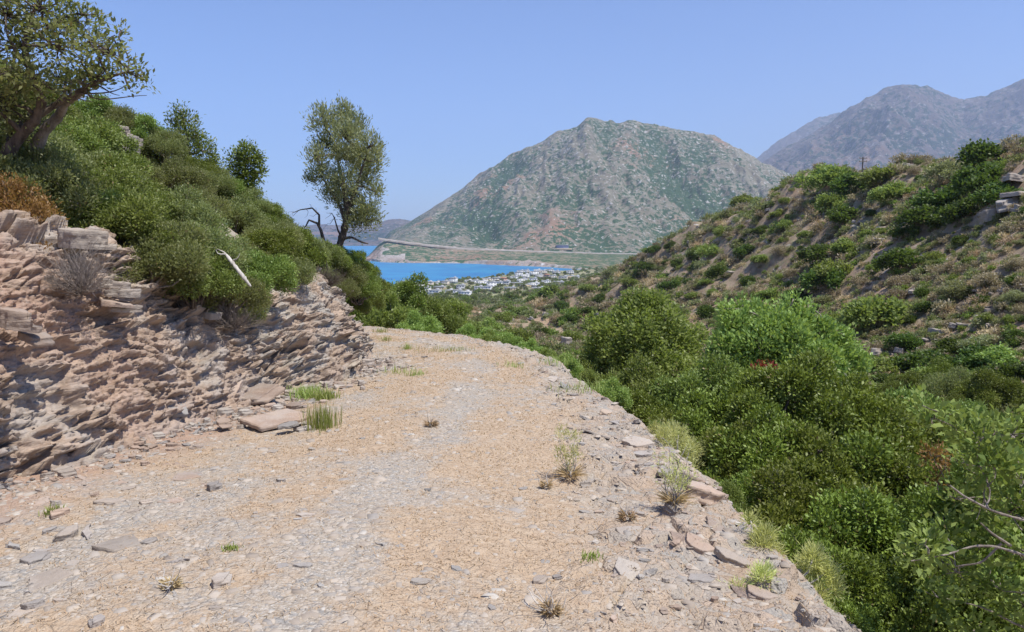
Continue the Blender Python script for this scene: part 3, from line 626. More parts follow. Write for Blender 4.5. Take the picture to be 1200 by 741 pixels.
# small loose stones (alike) and gravel (uncountable)
def scatter(n, q0, q1, y0, y1, s0):
    r = np.random.default_rng(s0); y = np.exp(r.uniform(math.log(y0), math.log(y1), n)); x = r.uniform(-6, 2.2, n); z, q, hw, a, d, e, _ = terrain(x, y)
    k = (q / hw > q0) & (q / hw < q1); return x[k], y[k], z[k], q[k], hw[k]
x, y, z, q, hw = scatter(900, .72, 1.22, 3.2, 15, 8)
for i in range(62):
    mk = ('slab', 'stone_grey', 'stone_pale')[i % 3]; o = stone('stone', (x[i], y[i], z[i] - .015), float(np.clip(rng.lognormal(-2.1, .4), .05, .24)), (rng.uniform(-.2, .2), rng.uniform(-.1, .45), rng.uniform(0, 6.28)), mk, i, 1.0)
    settle(o, o.scale[0]); tag(o, {'slab': 'small brownish broken stone on the crumbling outer edge of the track', 'stone_grey': 'small grey broken stone on the crumbling outer edge of the track', 'stone_pale': 'small pale broken stone on the crumbling outer edge of the track'}[mk], 'stone', 'small broken stones of the outer edge')
x, y, z, q, hw = scatter(2600, -1.08, 1.15, 3.0, 17, 5); keep = rng.random(len(x)) < (.3 + .7 * bare_at(x, y, q, hw)) * np.where((q / hw < .0) & (y < 8.5), 1, .16)
idx = np.nonzero(keep)[0][:200]
for i in idx:
    s_ = float(rng.lognormal(-2.45, .45)) * (1.2 if q[i] < -.8 else .8); mk = 'slab' if (q[i] / hw[i] < -.6 and y[i] > 4.5) else rng.choice(['stone_grey', 'stone_pale', 'stone_pale'])
    o = stone('stone', (x[i], y[i], z[i] - .006), min(s_, .2), (rng.uniform(-.1, .1), rng.uniform(-.1, .1), rng.uniform(0, 6.28)), mk, int(rng.integers(6)), .75)
    settle(o, o.scale[0]); tag(o, {'slab': 'small flat reddish stone lying on the red earth side of the track', 'stone_grey': 'small flat bluish grey stone lying loose on the track', 'stone_pale': 'small flat pale stone lying loose on the track'}[mk], 'stone', 'small loose stones on the track')
def gravel():
    m, t, p = new_mat('gravel'); b = NB(t); r = b.attr('rnd'); c = b.mix(b.ramp(r, 0, .6), (.29, .24, .19), (.42, .36, .29)); c = b.mix(b.ramp(r, .62, .85), c, (.30, .27, .235)); c = b.mix(b.ramp(r, .96, .98), c, (.46, .42, .36))
    b.inp(p.inputs['Base Color'], c); p.inputs['Roughness'].default_value = .85
    x, y, z, q, hw = scatter(70000, -1.25, 1.5, 2.6, 22, 15); r = np.random.default_rng(3); k = r.random(len(x)) < .12 + .88 * bare_at(x, y, q, hw) ** 1.5; x, y, z, q = x[k], y[k], z[k], q[k]; n = len(x)
    s = np.clip(r.lognormal(-4.65, .6, n), .003, .04) * (.75 + y / 20); cube = np.array([(-1,-1,0),(1,-1,0),(1,1,0),(-1,1,0),(-1,-1,1),(1,-1,1),(1,1,1),(-1,1,1)], float)
    V = cube[None] * (1 + .35 * r.uniform(-1, 1, (n, 8, 3))) ; V[:, 4:, :2] *= .72; V *= np.stack([s, s * r.uniform(.45, .9, n), s * r.uniform(.15, .45, n)], 1)[:, None]
    an = r.uniform(0, 6.28, n); c_, s_ = np.cos(an)[:, None], np.sin(an)[:, None]; V = np.stack([V[..., 0] * c_ - V[..., 1] * s_, V[..., 0] * s_ + V[..., 1] * c_, V[..., 2]], -1) + np.stack([x, y, z - .002], 1)[:, None]
    f = np.array([(4,5,6,7),(0,1,5,4),(1,2,6,5),(2,3,7,6),(3,0,4,7)]); F = (np.arange(n)[:, None, None] * 8 + f[None]).reshape(-1, 4)
    tag(mesh_from('gravel', V.reshape(-1, 3), F, m, False, {'rnd': ('FACE', np.repeat(r.random(n), 5))}), kind='stuff')
gravel()

# ------------------------------------------------------------------ foliage
def leaf_quads(P, D, N, L, W, r):
    """diamond leaves: base P, axis D, face normal N"""
    S = nrm(np.cross(D, N)); N2 = np.cross(S, D); n = len(P); L = L[:, None]; W = W[:, None]
    V = np.stack([P, P + D * L * .45 + S * W * .5 + N2 * W * .12, P + D * L - N2 * L * .08, P + D * L * .45 - S * W * .5 + N2 * W * .12], 1)
    return V.reshape(-1, 3), np.arange(n * 4).reshape(-1, 4)
def rdir(r, n): return nrm(r.standard_normal((n, 3)))
def crown(blobs, tips, per, tipr, L, W, seed, up=.35, rough=.7, elong=1.0, inner=.45):
    """leaf clusters at twig ends through a set of blobs [(centre, (rx,ry,rz))] -> verts, faces, rnd, tip, tip points"""
    r = np.random.default_rng(seed); Vs, Fs, Rn, Tp, TP = [], [], [], [], []; off = 0
    area = np.array([(b[1][0] * b[1][1] + b[1][0] * b[1][2] + b[1][1] * b[1][2]) for b in blobs]); cnt = np.maximum(4, (tips * area / area.sum())).astype(int)
    for (c, rad), n in zip(blobs, cnt):
        c = np.asarray(c, float); rad = np.asarray(rad, float); dr = rdir(r, n); dr[:, 2] += .12; dr = nrm(dr)
        f = inner + (1 - inner) * r.random(n) ** .45; f *= 1 + .22 * noise3(dr * 2.3 + seed + c)
        T = c + dr * rad * f[:, None]; TP.append(T)
        k = r.integers(max(1, int(per * .5)), int(per * 1.5) + 1, n); rep = np.repeat(np.arange(n), k); m = len(rep)
        o = r.standard_normal((m, 3)) * tipr * .55; o[:, 2] *= elong; P = T[rep] + o
        outw = nrm(dr[rep] * .6 + o / tipr * .5 + np.array([0, 0, up])); D = nrm(outw + rdir(r, m) * rough); N = nrm(rdir(r, m) * .55 + dr[rep] * .8 + np.array([0, 0, .6]))
        ls = r.uniform(.7, 1.25, m); V, F = leaf_quads(P, D, N, L * ls, W * ls, r); Vs.append(V); Fs.append(F + off); off += len(V)
        crnd = .25 * r.random() + r.random(n)[rep] * .42 + r.random(m) * .33; crnd = np.where(r.random(m) > .985, 1.0, crnd * .95); Rn.append(crnd)
        Tp.append(np.clip(np.linalg.norm(o, axis=1) / tipr, 0, 1) * (f[rep] > .8))
    return np.concatenate(Vs), np.concatenate(Fs), np.concatenate(Rn), np.concatenate(Tp), np.concatenate(TP)
def tube(pts, rad, ns=6, off=0):
    pts = np.asarray(pts, float); n = len(pts); T = nrm(np.gradient(pts, axis=0)); ref = np.array([.31, .17, .93]); A = nrm(np.cross(T, ref)); B = np.cross(T, A)
    an = np.linspace(0, 2 * math.pi, ns, endpoint=False); V = pts[:, None] + (A[:, None] * np.cos(an)[None, :, None] + B[:, None] * np.sin(an)[None, :, None]) * np.asarray(rad)[:, None, None]
    i = np.arange(n - 1)[:, None] * ns; j = np.arange(ns)[None]; j2 = (j + 1) % ns
    return V.reshape(-1, 3), np.stack([i + j, i + j2, i + ns + j2, i + ns + j], -1).reshape(-1, 4) + off
def bend(a, b, r, n=7, amp=.12, sag=0):
    a, b = np.asarray(a, float), np.asarray(b, float); t = np.linspace(0, 1, n)[:, None]; L = np.linalg.norm(b - a); w1, w2 = r.standard_normal(3) * amp * L, r.standard_normal(3) * amp * L * .6
    return a + (b - a) * t + w1 * np.sin(t * math.pi) + w2 * np.sin(t * 2 * math.pi) + np.array([0, 0, sag * L]) * np.sin(t * math.pi)
class Tubes:
    def __init__(s): s.V, s.F, s.o = [], [], 0
    def add(s, pts, rad, ns=6):
        V, F = tube(pts, rad, ns, s.o); s.V.append(V); s.F.append(F); s.o += len(V)
    def mesh(s, name, mat): return mesh_from(name, np.concatenate(s.V), np.concatenate(s.F), mat, True, link=False)
def foliage_mesh(name, cr, mat): return mesh_from(name, cr[0], cr[1], mat, False, {'rnd': ('FACE', cr[2]), 'tip': ('FACE', cr[3])}, link=False)

def shrub_proto(seed, R=1.0, H=1.0, nb=14, tips=900, per=9, tipr=.10, L=.05, W=.026, mat='leaf_dark', bark='bark_dark', twigs=60, up=.35, name='foliage'):
    r = np.random.default_rng(seed); blobs = []
    for k in range(nb):
        th = 2 * math.pi * (k * .618 + r.uniform(-.12, .12)); rr = math.sqrt((k + .5) / nb) * R * .82; zz = H * (.92 - .62 * (rr / (R * .82)) ** 2) * r.uniform(.62, 1.12) - .25 * H
        br = r.uniform(.18, .32) * R; blobs.append(((rr * math.cos(th), rr * math.sin(th), zz), (br, br, br * r.uniform(.65, .9))))
    cr = crown(blobs, tips, per, tipr, L, W, seed, up, inner=.62); fm = foliage_mesh(name, cr, M[mat])
    tb = Tubes()
    for c, rad in blobs: tb.add(bend((r.uniform(-.06, .06) * R, r.uniform(-.06, .06) * R, -.35 * H), c, r, 6, .08), np.linspace(.035, .012, 6) * R, 5)
    if twigs:
        ti = r.integers(0, len(cr[4]), twigs); cs = np.array([b[0] for b in blobs])
        for i in ti:
            T = cr[4][i]; c = cs[np.argmin(((cs - T) ** 2).sum(1))]; tb.add(bend(c, T, r, 4, .1), np.linspace(.012, .004, 4) * R, 3)
    return fm, tb.mesh('stems', M[bark])
def place(proto, name, loc, s=(1, 1, 1), rz=0., tilt=(0, 0)):
    """a shrub is an Empty with its own foliage and stems"""
    e = empty(name, loc); e.scale = s; e.rotation_euler = (tilt[0], tilt[1], rz); mobj('foliage', proto[0], e); mobj('stems', proto[1], e); return e
def place1(proto, name, loc, s, rz):
    o = mobj(name, proto[0], None, tuple(float(c) for c in loc)); o.scale = s; o.rotation_euler = (0, 0, rz); return o

P_EVG = [shrub_proto(200 + k, 1, 1.15, 19, 2100, 15, .070, .047, .025, 'leaf_dark', twigs=40) for k in range(3)]
P_MID = [shrub_proto(210 + k, 1, 1.0, 14, 2000, 12, .10, .055, .027, 'leaf_mid', twigs=60) for k in range(2)]
P_SLP = [shrub_proto(220 + k, 1, .95, 15, 1800, 13, .11, .055, .022, 'leaf_slope', 'bark_grey', twigs=120, up=.6) for k in range(4)]
P_TRE = [shrub_proto(230 + k, 1, 1.3, 16, 1500, 14, .12, .075, .042, 'leaf_tree', 'bark_grey', twigs=150, up=.5) for k in range(2)]
def far_proto(seed, mat, tips, per, L, W, H=.85, nb=11, bark='bark_dark'): return shrub_proto(seed, 1, H, nb, tips, per, .16, L, W, mat, bark, twigs=0)
M['leaf_fdark'] = leaf_mat('leaf_fdark', (.030, .055, .012), (.12, .175, .035), (.2, .16, .08))
P_FD = [far_proto(240 + k, 'leaf_fdark', 420, 8, .13, .09) for k in range(4)]
M['leaf_fmid'] = leaf_mat('leaf_fmid', (.095, .13, .035), (.28, .34, .09), (.3, .25, .12))
P_FM = [far_proto(250 + k, 'leaf_fmid', 420, 8, .13, .09) for k in range(4)]
P_FG = [far_proto(260 + k, 'leaf_olive', 420, 8, .11, .06) for k in range(2)]
P_FB = [far_proto(265 + k, 'leaf_grey', 420, 8, .11, .05) for k in range(2)]
P_FT = [far_proto(270 + k, 'leaf_tree', 420, 8, .13, .09, 1.1) for k in range(2)]

# ---- unique labels: each shrub is described by colour, size and its rank beside a landmark of the photo
RANK = ['closest', 'second closest', 'third closest', 'fourth closest', 'fifth closest', 'sixth closest', 'seventh closest', 'eighth closest', 'ninth closest', 'tenth closest', 'eleventh closest', 'twelfth closest', 'thirteenth closest', 'fourteenth closest', 'fifteenth closest']
def label_all(items, marks, noun, cat, group):
    """items: (object, point, adjectives)"""
    g = {}
    for o, p, adj in items:
        u, v = proj(np.array(p, float)); best = min(marks, key=lambda m: (m[1] - u) ** 2 + ((m[2] - v) * 1.3) ** 2); du, dv = u - best[1], v - best[2]
        side = ('right' if du > 0 else 'left') if abs(du) > abs(dv) * 1.2 else ('lower side' if dv > 0 else 'upper side')
        g.setdefault((best[0], side, adj), []).append((math.hypot(du, dv), o))
    for (mk, side, adj), L in g.items():
        for k, (dd, o) in enumerate(sorted(L, key=lambda t: t[0])):
            where = {'right': 'to the right of', 'left': 'to the left of', 'lower side': 'below', 'upper side': 'above'}[side]
            tag(o, (adj + ' ' + noun).strip() + ', ' + RANK[min(k, 14)].replace('closest', 'nearest') + ' ' + where + ' ' + mk, cat, group)

# ---- left hillside: a dense cover of separate low bushes
OUTC = at(142, 175, 13.2)
def left_bushes():
    r = np.random.default_rng(31); pts = []; cand = 0
    xs_ = r.uniform(-13, -2, 9000); ys_ = r.uniform(4.5, 24, 9000); z, q, hw, a, d, e, _ = terrain(xs_, ys_)
    for i in range(9000):
        if not (.95 < d[i] < 9): continue
        u, v = proj((xs_[i], ys_[i], z[i] + .4))
        if u < -230 or u > 440: continue
        if ys_[i] < 9.2 and d[i] < 1.7 + (9.2 - ys_[i]) * .3: continue
        if u < 90 and ys_[i] < 9.5: continue
        if abs(u - 142) < 32 and 130 < v < 215 and -2.6 < ys_[i] - OUTC[1] < .8: continue
        sp = .62 + .02 * ys_[i]
        if all((xs_[i] - p[0]) ** 2 + (ys_[i] - p[1]) ** 2 > sp * sp for p in pts): pts.append((xs_[i], ys_[i], z[i], d[i]))
    items = []
    for k, (x, y, z_, dd) in enumerate(pts):
        R = r.uniform(.50, .78); tp = r.random(); far = y > 12
        kind, adj = ('slope', 'dense olive green')
        if tp < .16: pr, adj = P_MID[k % 2], 'fresh green leafy'
        elif tp < .24: pr, adj = P_EVG[k % 3], 'dark green glossy'
        else: pr = P_SLP[k % 4]
        e = place(pr, 'hillside_bush', (x, y, z_ + .12), (R, R, R * r.uniform(.75, 1.05)), r.uniform(0, 6.28), (0, .35)); items.append((e, (x, y, z_ + .4), adj))
    label_all(items, [('the bare outcrop', 140, 150), ('the pale dead branch', 280, 315), ('the leaning olive tree', 400, 280), ('the slender young tree', 222, 160), ('the round crowned tree', 290, 195), ('the orange dry bush', 35, 250), ('the grey dead bush', 95, 310), ('the big oak trunk', 60, 150), ('the top of the rock face', 350, 330)], 'bush', 'bush', 'bushes covering the left hillside')
    return len(pts)
NLB = left_bushes()
def shrub_at(protos, name, u, v, y, R, H, label, cat, group=None, k=0, depth=None, rz=None):
    """top centre of the crown seen at (u,v), y metres ahead"""
    p = at(u, v, y); p[2] -= .72 * H
    e = place(protos[k % len(protos)], name, p, (R, R, H), rng.uniform(0, 6.28) if rz is None else rz); tag(e, label, cat, group); return e
# overhanging bushes along the top of the cut
for k, (u, v, y, R, lb) in enumerate([(150,235,9.0,.62,'wide bush above the stacked slabs, nearest the grey dead bush'),(190,262,9.0,.62,'bush hanging over the middle of the rock face'),(165,285,8.7,.5,'low bush just above the flat stacked slabs'),
  (225,300,9.3,.55,'grey green bush hanging low over the rock face'),(262,318,10,.5,'ragged bush overhanging the shaded rock ledge'),(240,262,10,.6,'bush left of the pale dead branch'),(300,300,11,.55,'bush right of the pale dead branch'),
  (335,300,12.5,.55,'bush at the top of the pale end of the rock face'),(205,225,10.2,.6,'bush behind the overhanging middle bush'),(130,200,9.8,.62,'shaded bush under the big oak'),(60,190,9.0,.7,'dark bush in the shade of the big oak'),(20,185,8.5,.7,'dark bush at the left border under the big oak'),
  (95,225,9.0,.55,'dark bush between the orange bush and the hillside'),(100,180,10,.7,'green bush right of the oak trunk'),(10,150,9.3,.8,'leafy bush at the left border behind the oak trunk'),(280,345,10.6,.36,'straggly low bush on the rock face below the dead branch')]):
    shrub_at(P_SLP if k % 3 else P_MID, 'hillside_bush', u, v, y, R, R * 1.05, lb, 'bush', 'bushes along the top of the cut', k)
for k, (u, v, y, R, lb) in enumerate([(220,186,15.2,.6,'bush at the foot of the slender young tree'),(245,196,15.4,.5,'bush right of the slender young tree foot'),(270,212,15.8,.5,'bush left of the round crowned tree foot'),(288,222,15.8,.55,'bush hiding the foot of the round crowned tree'),(312,240,15.8,.5,'bush just right of the round crowned tree foot'),(190,154,14.5,.5,'skyline bush left of the slender young tree'),(112,118,14.6,.6,'highest skyline bush, close under the oak branches'),(138,126,14.6,.55,'skyline bush right above the bare outcrop'),(165,140,14.6,.55,'skyline bush right of the bare outcrop')]):
    shrub_at(P_SLP if k % 2 else P_MID, 'hillside_bush', u, v, y, R, R * 1.05, lb, 'bush', 'bushes on the skyline of the hillside', k)
# ---- bushes of the gully on the right of the track
gl = [('E',870,462,9.6,.95),('E',925,440,9.3,.9),('E',985,470,9.2,1.0),('E',1045,485,9.4,1.0),('E',850,515,8.3,.7),('E',905,510,8.0,.85),('E',965,525,7.7,.85),('E',1035,540,7.8,.95),('E',1085,560,7.6,.8),
      ('E',868,575,6.9,.55),('E',925,585,6.4,.7),('E',990,595,6.3,.75),('E',1055,620,6.2,.8),('E',905,635,5.6,.45),('E',960,650,5.3,.55),('E',1015,665,5.2,.6),('E',975,700,4.7,.35),('E',1040,690,5.0,.5),
      ('M',690,425,17,.9),('M',735,440,14.5,.95),('M',785,455,12.3,.9),('M',825,440,12,.85),('M',720,405,19,1.1),('E',800,495,9.8,.6),('E',760,470,11.8,.7),
      ('E',1110,520,10.5,1.1),('M',1060,470,13,1.1),('E',1130,620,7.0,.9),('E',1180,560,8.0,1.1),('E',1190,680,5.8,.9),('E',1120,700,5.2,.7)]
items = []
for k, (t_, u, v, y, R) in enumerate(gl):
    e = shrub_at(P_EVG if t_ == 'E' else P_MID, 'evergreen_bush', u, v, y, R, R * 1.15, None, None, None, k); items.append((e, at(u, v, y), 'deep green glossy' if t_ == 'E' else 'mid green leafy'))
label_all(items, [('the red twigs', 890, 430), ('the orange dry branches', 1105, 560), ('the thick cracked block', 815, 570), ('the spiky pale plants', 950, 660), ('the long jutting slab', 790, 497), ('the light green tree', 745, 390), ('the broad leaved branches', 1150, 620)], 'bush', 'bush', 'evergreen bushes filling the gully')
r_ = np.random.default_rng(77); items = []          # the bushes lower down in the gully, between the nearer ones and the far slope
for k in range(400):
    if len(items) >= 46: break
    x, y = r_.uniform(2.5, 24), r_.uniform(8, 40); z, q, hw, a, d, e_, wf = terrain([x], [y])
    if not 3.2 < e_[0] < 30: continue
    u, v = proj((x, y, z[0] + 1))
    if not (660 < u < 1240 and v < 700): continue
    if any((x - p[1][0]) ** 2 + (y - p[1][1]) ** 2 < 3.2 for p in items): continue
    R = r_.uniform(.9, 1.7); t_ = r_.random(); pr, adj = ((P_EVG[k % 3], 'deep green rounded') if t_ < .4 else (P_MID[k % 2], 'mid green rounded') if t_ < .75 else (P_SLP[k % 4], 'olive green rounded'))
    items.append((place(pr, 'gully_bush', (x, y, z[0] + .3 * R), (R, R, R * 1.1), r_.uniform(0, 6.28)), (x, y, z[0] + 1), adj))
label_all(items, [('the crown above the red twigs', 920, 400), ('the light green tree', 745, 390), ('the flat pale ledge', 1103, 393), ('the broad leaved branches', 1150, 560), ('the dark bush mass', 960, 520)], 'bush', 'bush', 'bushes deeper in the gully')

# ---- trees with their own limbs
def tree(name, base, limbs, blobs, label, leaf, bark, tips, per, tipr, L, W, seed, twig_n=200, up=.35, rough=.7, inner=.35, twr=.010, elong=1, group=None, bare=()):
    r = np.random.default_rng(seed); root = empty(name, base); tag(root, label, 'tree', group); b0 = np.array(base, float); tb = Tubes(); nodes = []
    for pts, r0, r1 in limbs:
        pts = np.asarray(pts, float) - b0; n = len(pts); t = np.linspace(0, n - 1, n * 6); sm = np.stack([np.interp(t, np.arange(n), pts[:, k]) for k in range(3)], 1)
        kz = np.array([.1, .2, .4, .2, .1]); pad = np.pad(sm, ((2, 2), (0, 0)), 'edge'); sm = np.stack([np.convolve(pad[:, k], kz, 'valid') for k in range(3)], 1)
        rr = np.linspace(r0, r1, len(sm)) * (1 + .12 * r.standard_normal(len(sm))); tb.add(sm, rr, 9); nodes.append(np.column_stack([sm, rr]))
    tmesh = tb.mesh('trunk', M[bark]); mobj('trunk', tmesh, root)
    nodes = np.concatenate(nodes); bt = Tubes(); B = [((np.array(c) - b0), rad) for c, rad in blobs]; cs = []
    for c, rad in B:
        k = np.argmin(((nodes[:, :3] - c) ** 2).sum(1) + .6 * np.maximum(0, nodes[:, 2] - c[2]) ** 2); rb = min(nodes[k, 3] * .7, .035); bt.add(bend(nodes[k, :3], c, r, 8, .07, .05), np.linspace(rb, twr, 8), 6); cs.append(c)
    cr = crown(B, tips, per, tipr, L, W, seed, up, rough, elong, inner); cs = np.array(cs)
    for i in r.integers(0, len(cr[4]), twig_n):
        T = cr[4][i]; c = cs[np.argmin(((cs - T) ** 2).sum(1))]; bt.add(bend(c + r.uniform(-.3, .1) * (T - c), T, r, 5, .08), np.linspace(twr * .8, .0025, 5), 4)
    for a, b_ in bare: bt.add(bend(np.array(a) - b0, np.array(b_) - b0, r, 9, .07), np.linspace(twr * 1.2, .003, 9), 5)
    mobj('branches', bt.mesh('branches', M[bark]), root); mobj('crown', foliage_mesh('crown', cr, M[leaf]), root); return root
def A(u, v, y): return at(u, v, y)
def px(n, y): return n * y / FPX
# the leaning olive at the corner
Y = 16.5
ol = [(380,142,22,.0),(400,135,18,.2),(415,150,22,.1),(370,185,16,-.2),(385,172,20,.1),(432,172,20,-.1),(440,190,17,.2),(405,185,22,0),(378,205,17,.1),(400,215,22,-.2),(425,208,22,.2),(440,225,14,0),(412,240,22,.1),(430,250,18,-.1),(390,228,16,.2),(418,262,18,0),(362,212,9,.1),(437,258,13,.1),(405,160,20,-.3),(422,185,18,.3)]
tree('olive_tree', A(392, 312, Y), [([A(392, 314, Y), A(397, 290, Y), A(403, 272, Y), A(407, 250, Y - .05), A(404, 225, Y), A(398, 200, Y), A(393, 170, Y)], .095, .018), ([A(405, 262, Y), A(400, 245, Y), A(388, 225, Y + .1), A(376, 205, Y + .1)], .045, .012), ([A(406, 250, Y), A(416, 225, Y), A(424, 198, Y - .1), A(430, 180, Y - .1)], .05, .012), ([A(400, 280, Y), A(412, 278, Y - .1), A(424, 284, Y - .2), A(432, 286, Y - .2)], .035, .012)],
     [(A(u, v, Y + dy * 2), (px(n, Y) * .8, px(n, Y) * .8, px(n, Y) * .85)) for u, v, n, dy in ol], 'tall leaning olive tree with grey green feathery crown at the end of the rock face', 'leaf_olive', 'bark_dark', 1750, 11, .075, .075, .021, 41, 420, up=.9, rough=.45, inner=.15, twr=.012, elong=1.4)
# bare dead tree at its left
def dead_tree():
    root = empty('dead_tree', A(392, 300, Y)); tag(root, 'leafless crooked dead branch curving left beside the leaning olive tree', 'dead tree'); b0 = np.array(root.location); r = np.random.default_rng(9); tb = Tubes(); bt = Tubes()
    P = [A(*c) - b0 for c in ((388, 292, Y), (380, 285, Y), (376, 270, Y), (372, 262, Y), (362, 258, Y), (358, 266, Y))]; t = np.linspace(0, 5, 26); s = np.stack([np.interp(t, np.arange(6), np.array(P)[:, k]) for k in range(3)], 1); tb.add(s, np.linspace(.045, .012, 26), 7)
    for L in (((374, 264, Y), (374, 252, Y), (366, 244, Y + .1), (352, 246, Y + .1), (342, 250, Y)), ((402, 282, Y), (396, 270, Y), (392, 256, Y), (389, 250, Y))):
        Q = np.array([A(*c) - b0 for c in L]); n = len(Q); t = np.linspace(0, n - 1, n * 5); s = np.stack([np.interp(t, np.arange(n), Q[:, k]) for k in range(3)], 1); bt.add(s, np.linspace(.026, .006, len(s)), 6)
        for k in range(7): i = r.integers(n, len(s)); bt.add(bend(s[i], s[i] + r.standard_normal(3) * .12, r, 4), np.linspace(.006, .002, 4), 3)
    mobj('trunk', tb.mesh('trunk', M['bark_dark']), root); mobj('branches', bt.mesh('branches', M['bark_dark']), root)
dead_tree()
# bush round the foot of the olive, hanging over the corner
for k, (u, v, y, R, lb) in enumerate([(400,300,16.6,.62,'dark bush round the foot of the leaning olive'),(418,318,17,.6,'dark green bush hanging over the road corner below the olive'),(395,325,15.6,.40,'straggly grey bush on the rock corner under the olive'),(360,296,15.6,.6,'olive green bush left of the leaning olive trunk'),(428,340,18,.45,'lowest bush hanging at the corner, dark against the sunlit road')]):
    shrub_at(P_MID if k in (1, 4) else P_SLP, 'corner_bush', u, v, y, R, R * 1.1, lb, 'bush', 'bushes at the corner of the rock face', k)
for k, (u, v, y, R, lb) in enumerate([(340,262,15.4,.5,'bush on the skyline below the round crowned tree'),(352,276,15.2,.5,'bush under the tip of the crooked dead branch'),(374,288,15.8,.5,'bush hiding the foot of the crooked dead branch'),(414,300,17.2,.5,'dark bush just right of the leaning olive foot'),(432,322,18.2,.5,'bush overhanging the bend, touching the bay'),(388,290,16.0,.42,'small bush in front of the leaning olive foot'),(400,292,17.0,.45,'small bush right behind the leaning olive foot')]):
    shrub_at(P_SLP if k < 3 else P_EVG, 'corner_bush', u, v, y, R, R * 1.1, lb, 'bush', 'bushes at the corner of the rock face', k)
# the big oak in the upper left corner
Y = 8.6
ok = [(12,18,36),(50,10,34),(88,28,32),(70,55,30),(28,52,34),(105,50,24),(128,62,22),(148,78,16),(160,90,13),(96,72,20),(10,85,34),(40,95,30),(5,120,34),(28,140,30),(-20,60,50),(-30,120,50),(118,85,12),(68,92,18),(-10,0,40),(60,-15,30),(20,165,28),(132,44,10),(142,36,6),(165,82,9),(152,104,8),(172,96,7),(100,18,14)]
tree('oak_tree', A(-20, 225, Y), [([A(-20, 228, Y), A(5, 185, Y), A(22, 162, Y), A(42, 140, Y - .05), A(50, 118, Y - .1), A(40, 100, Y - .2), A(33, 75, Y - .2), A(28, 45, Y - .3)], .075, .022), ([A(42, 138, Y), A(60, 126, Y + .05), A(85, 112, Y + .1), A(110, 98, Y), A(135, 88, Y), A(152, 84, Y)], .04, .010), ([A(34, 78, Y - .2), A(20, 62, Y - .3), A(8, 40, Y - .4)], .035, .012)],
     [(A(u, v, Y + random.uniform(-.5, .5) * (n > 15)), (px(n, Y), px(n, Y) * 1.2, px(n, Y) * .8)) for u, v, n in ok], 'big oak tree with a bent brown trunk and spreading branches in the upper left corner', 'leaf_oak', 'bark_dark', 980, 8, .075, .060, .028, 43, 480, inner=.1, twr=.009, bare=[(A(100, 104, Y), A(172, 112, Y)), (A(90, 110, Y), A(150, 98, Y)), (A(110, 98, Y), A(140, 112, Y)), (A(60, 126, Y), A(100, 88, Y)), (A(95, 106, Y), A(130, 72, Y))])
tree('oak_tree', A(40, 185, Y + .5), [([A(35, 190, Y + .5), A(52, 152, Y + .4), A(68, 138, Y + .4), A(76, 122, Y + .3), A(90, 113, Y + .2)], .075, .03)], [(A(98, 100, Y), (.12, .12, .1)), (A(115, 92, Y), (.13, .12, .1)), (A(84, 96, Y + .4), (.15, .15, .12))], 'short pale grey leaning trunk right of the big oak', 'leaf_oak', 'bark_grey', 60, 8, .08, .06, .03, 44, 60, bare=[(A(88, 115, Y + .2), A(120, 100, Y)), (A(85, 116, Y + .2), A(110, 120, Y)), (A(80, 122, Y + .3), A(104, 112, Y + .4))])
# small trees on the skyline
Y = 15.5
tree('slender_tree', A(225, 205, Y), [([A(226, 215, Y), A(222, 185, Y), A(218, 155, Y), A(213, 130, Y)], .05, .01)], [(A(u, v, Y), (px(n, Y), px(n, Y), px(n, Y))) for u, v, n in [(211,130,9),(204,140,9),(220,143,12),(212,155,14),(230,160,13),(222,172,18),(240,178,14),(205,172,12),(248,190,10)]], 'slender young tree with thin upright top on the skyline of the left hillside', 'leaf_mid', 'bark_grey', 420, 8, .09, .06, .026, 45, 90, up=.8, inner=.2)
Y = 16
tree('round_tree', A(283, 235, Y), [([A(284, 240, Y), A(284, 215, Y), A(287, 195, Y), A(288, 180, Y)], .05, .012)], [(A(u, v, Y), (px(n, Y), px(n, Y), px(n, Y))) for u, v, n in [(288,178,13),(275,186,11),(300,186,10),(290,195,17),(274,204,12),(303,203,9),(288,213,14),(298,222,8),(282,228,8)]], 'small round crowned tree with dark leaves at the lower end of the hillside skyline', 'leaf_dark', 'bark_dark', 520, 9, .08, .055, .028, 46, 60, inner=.25)
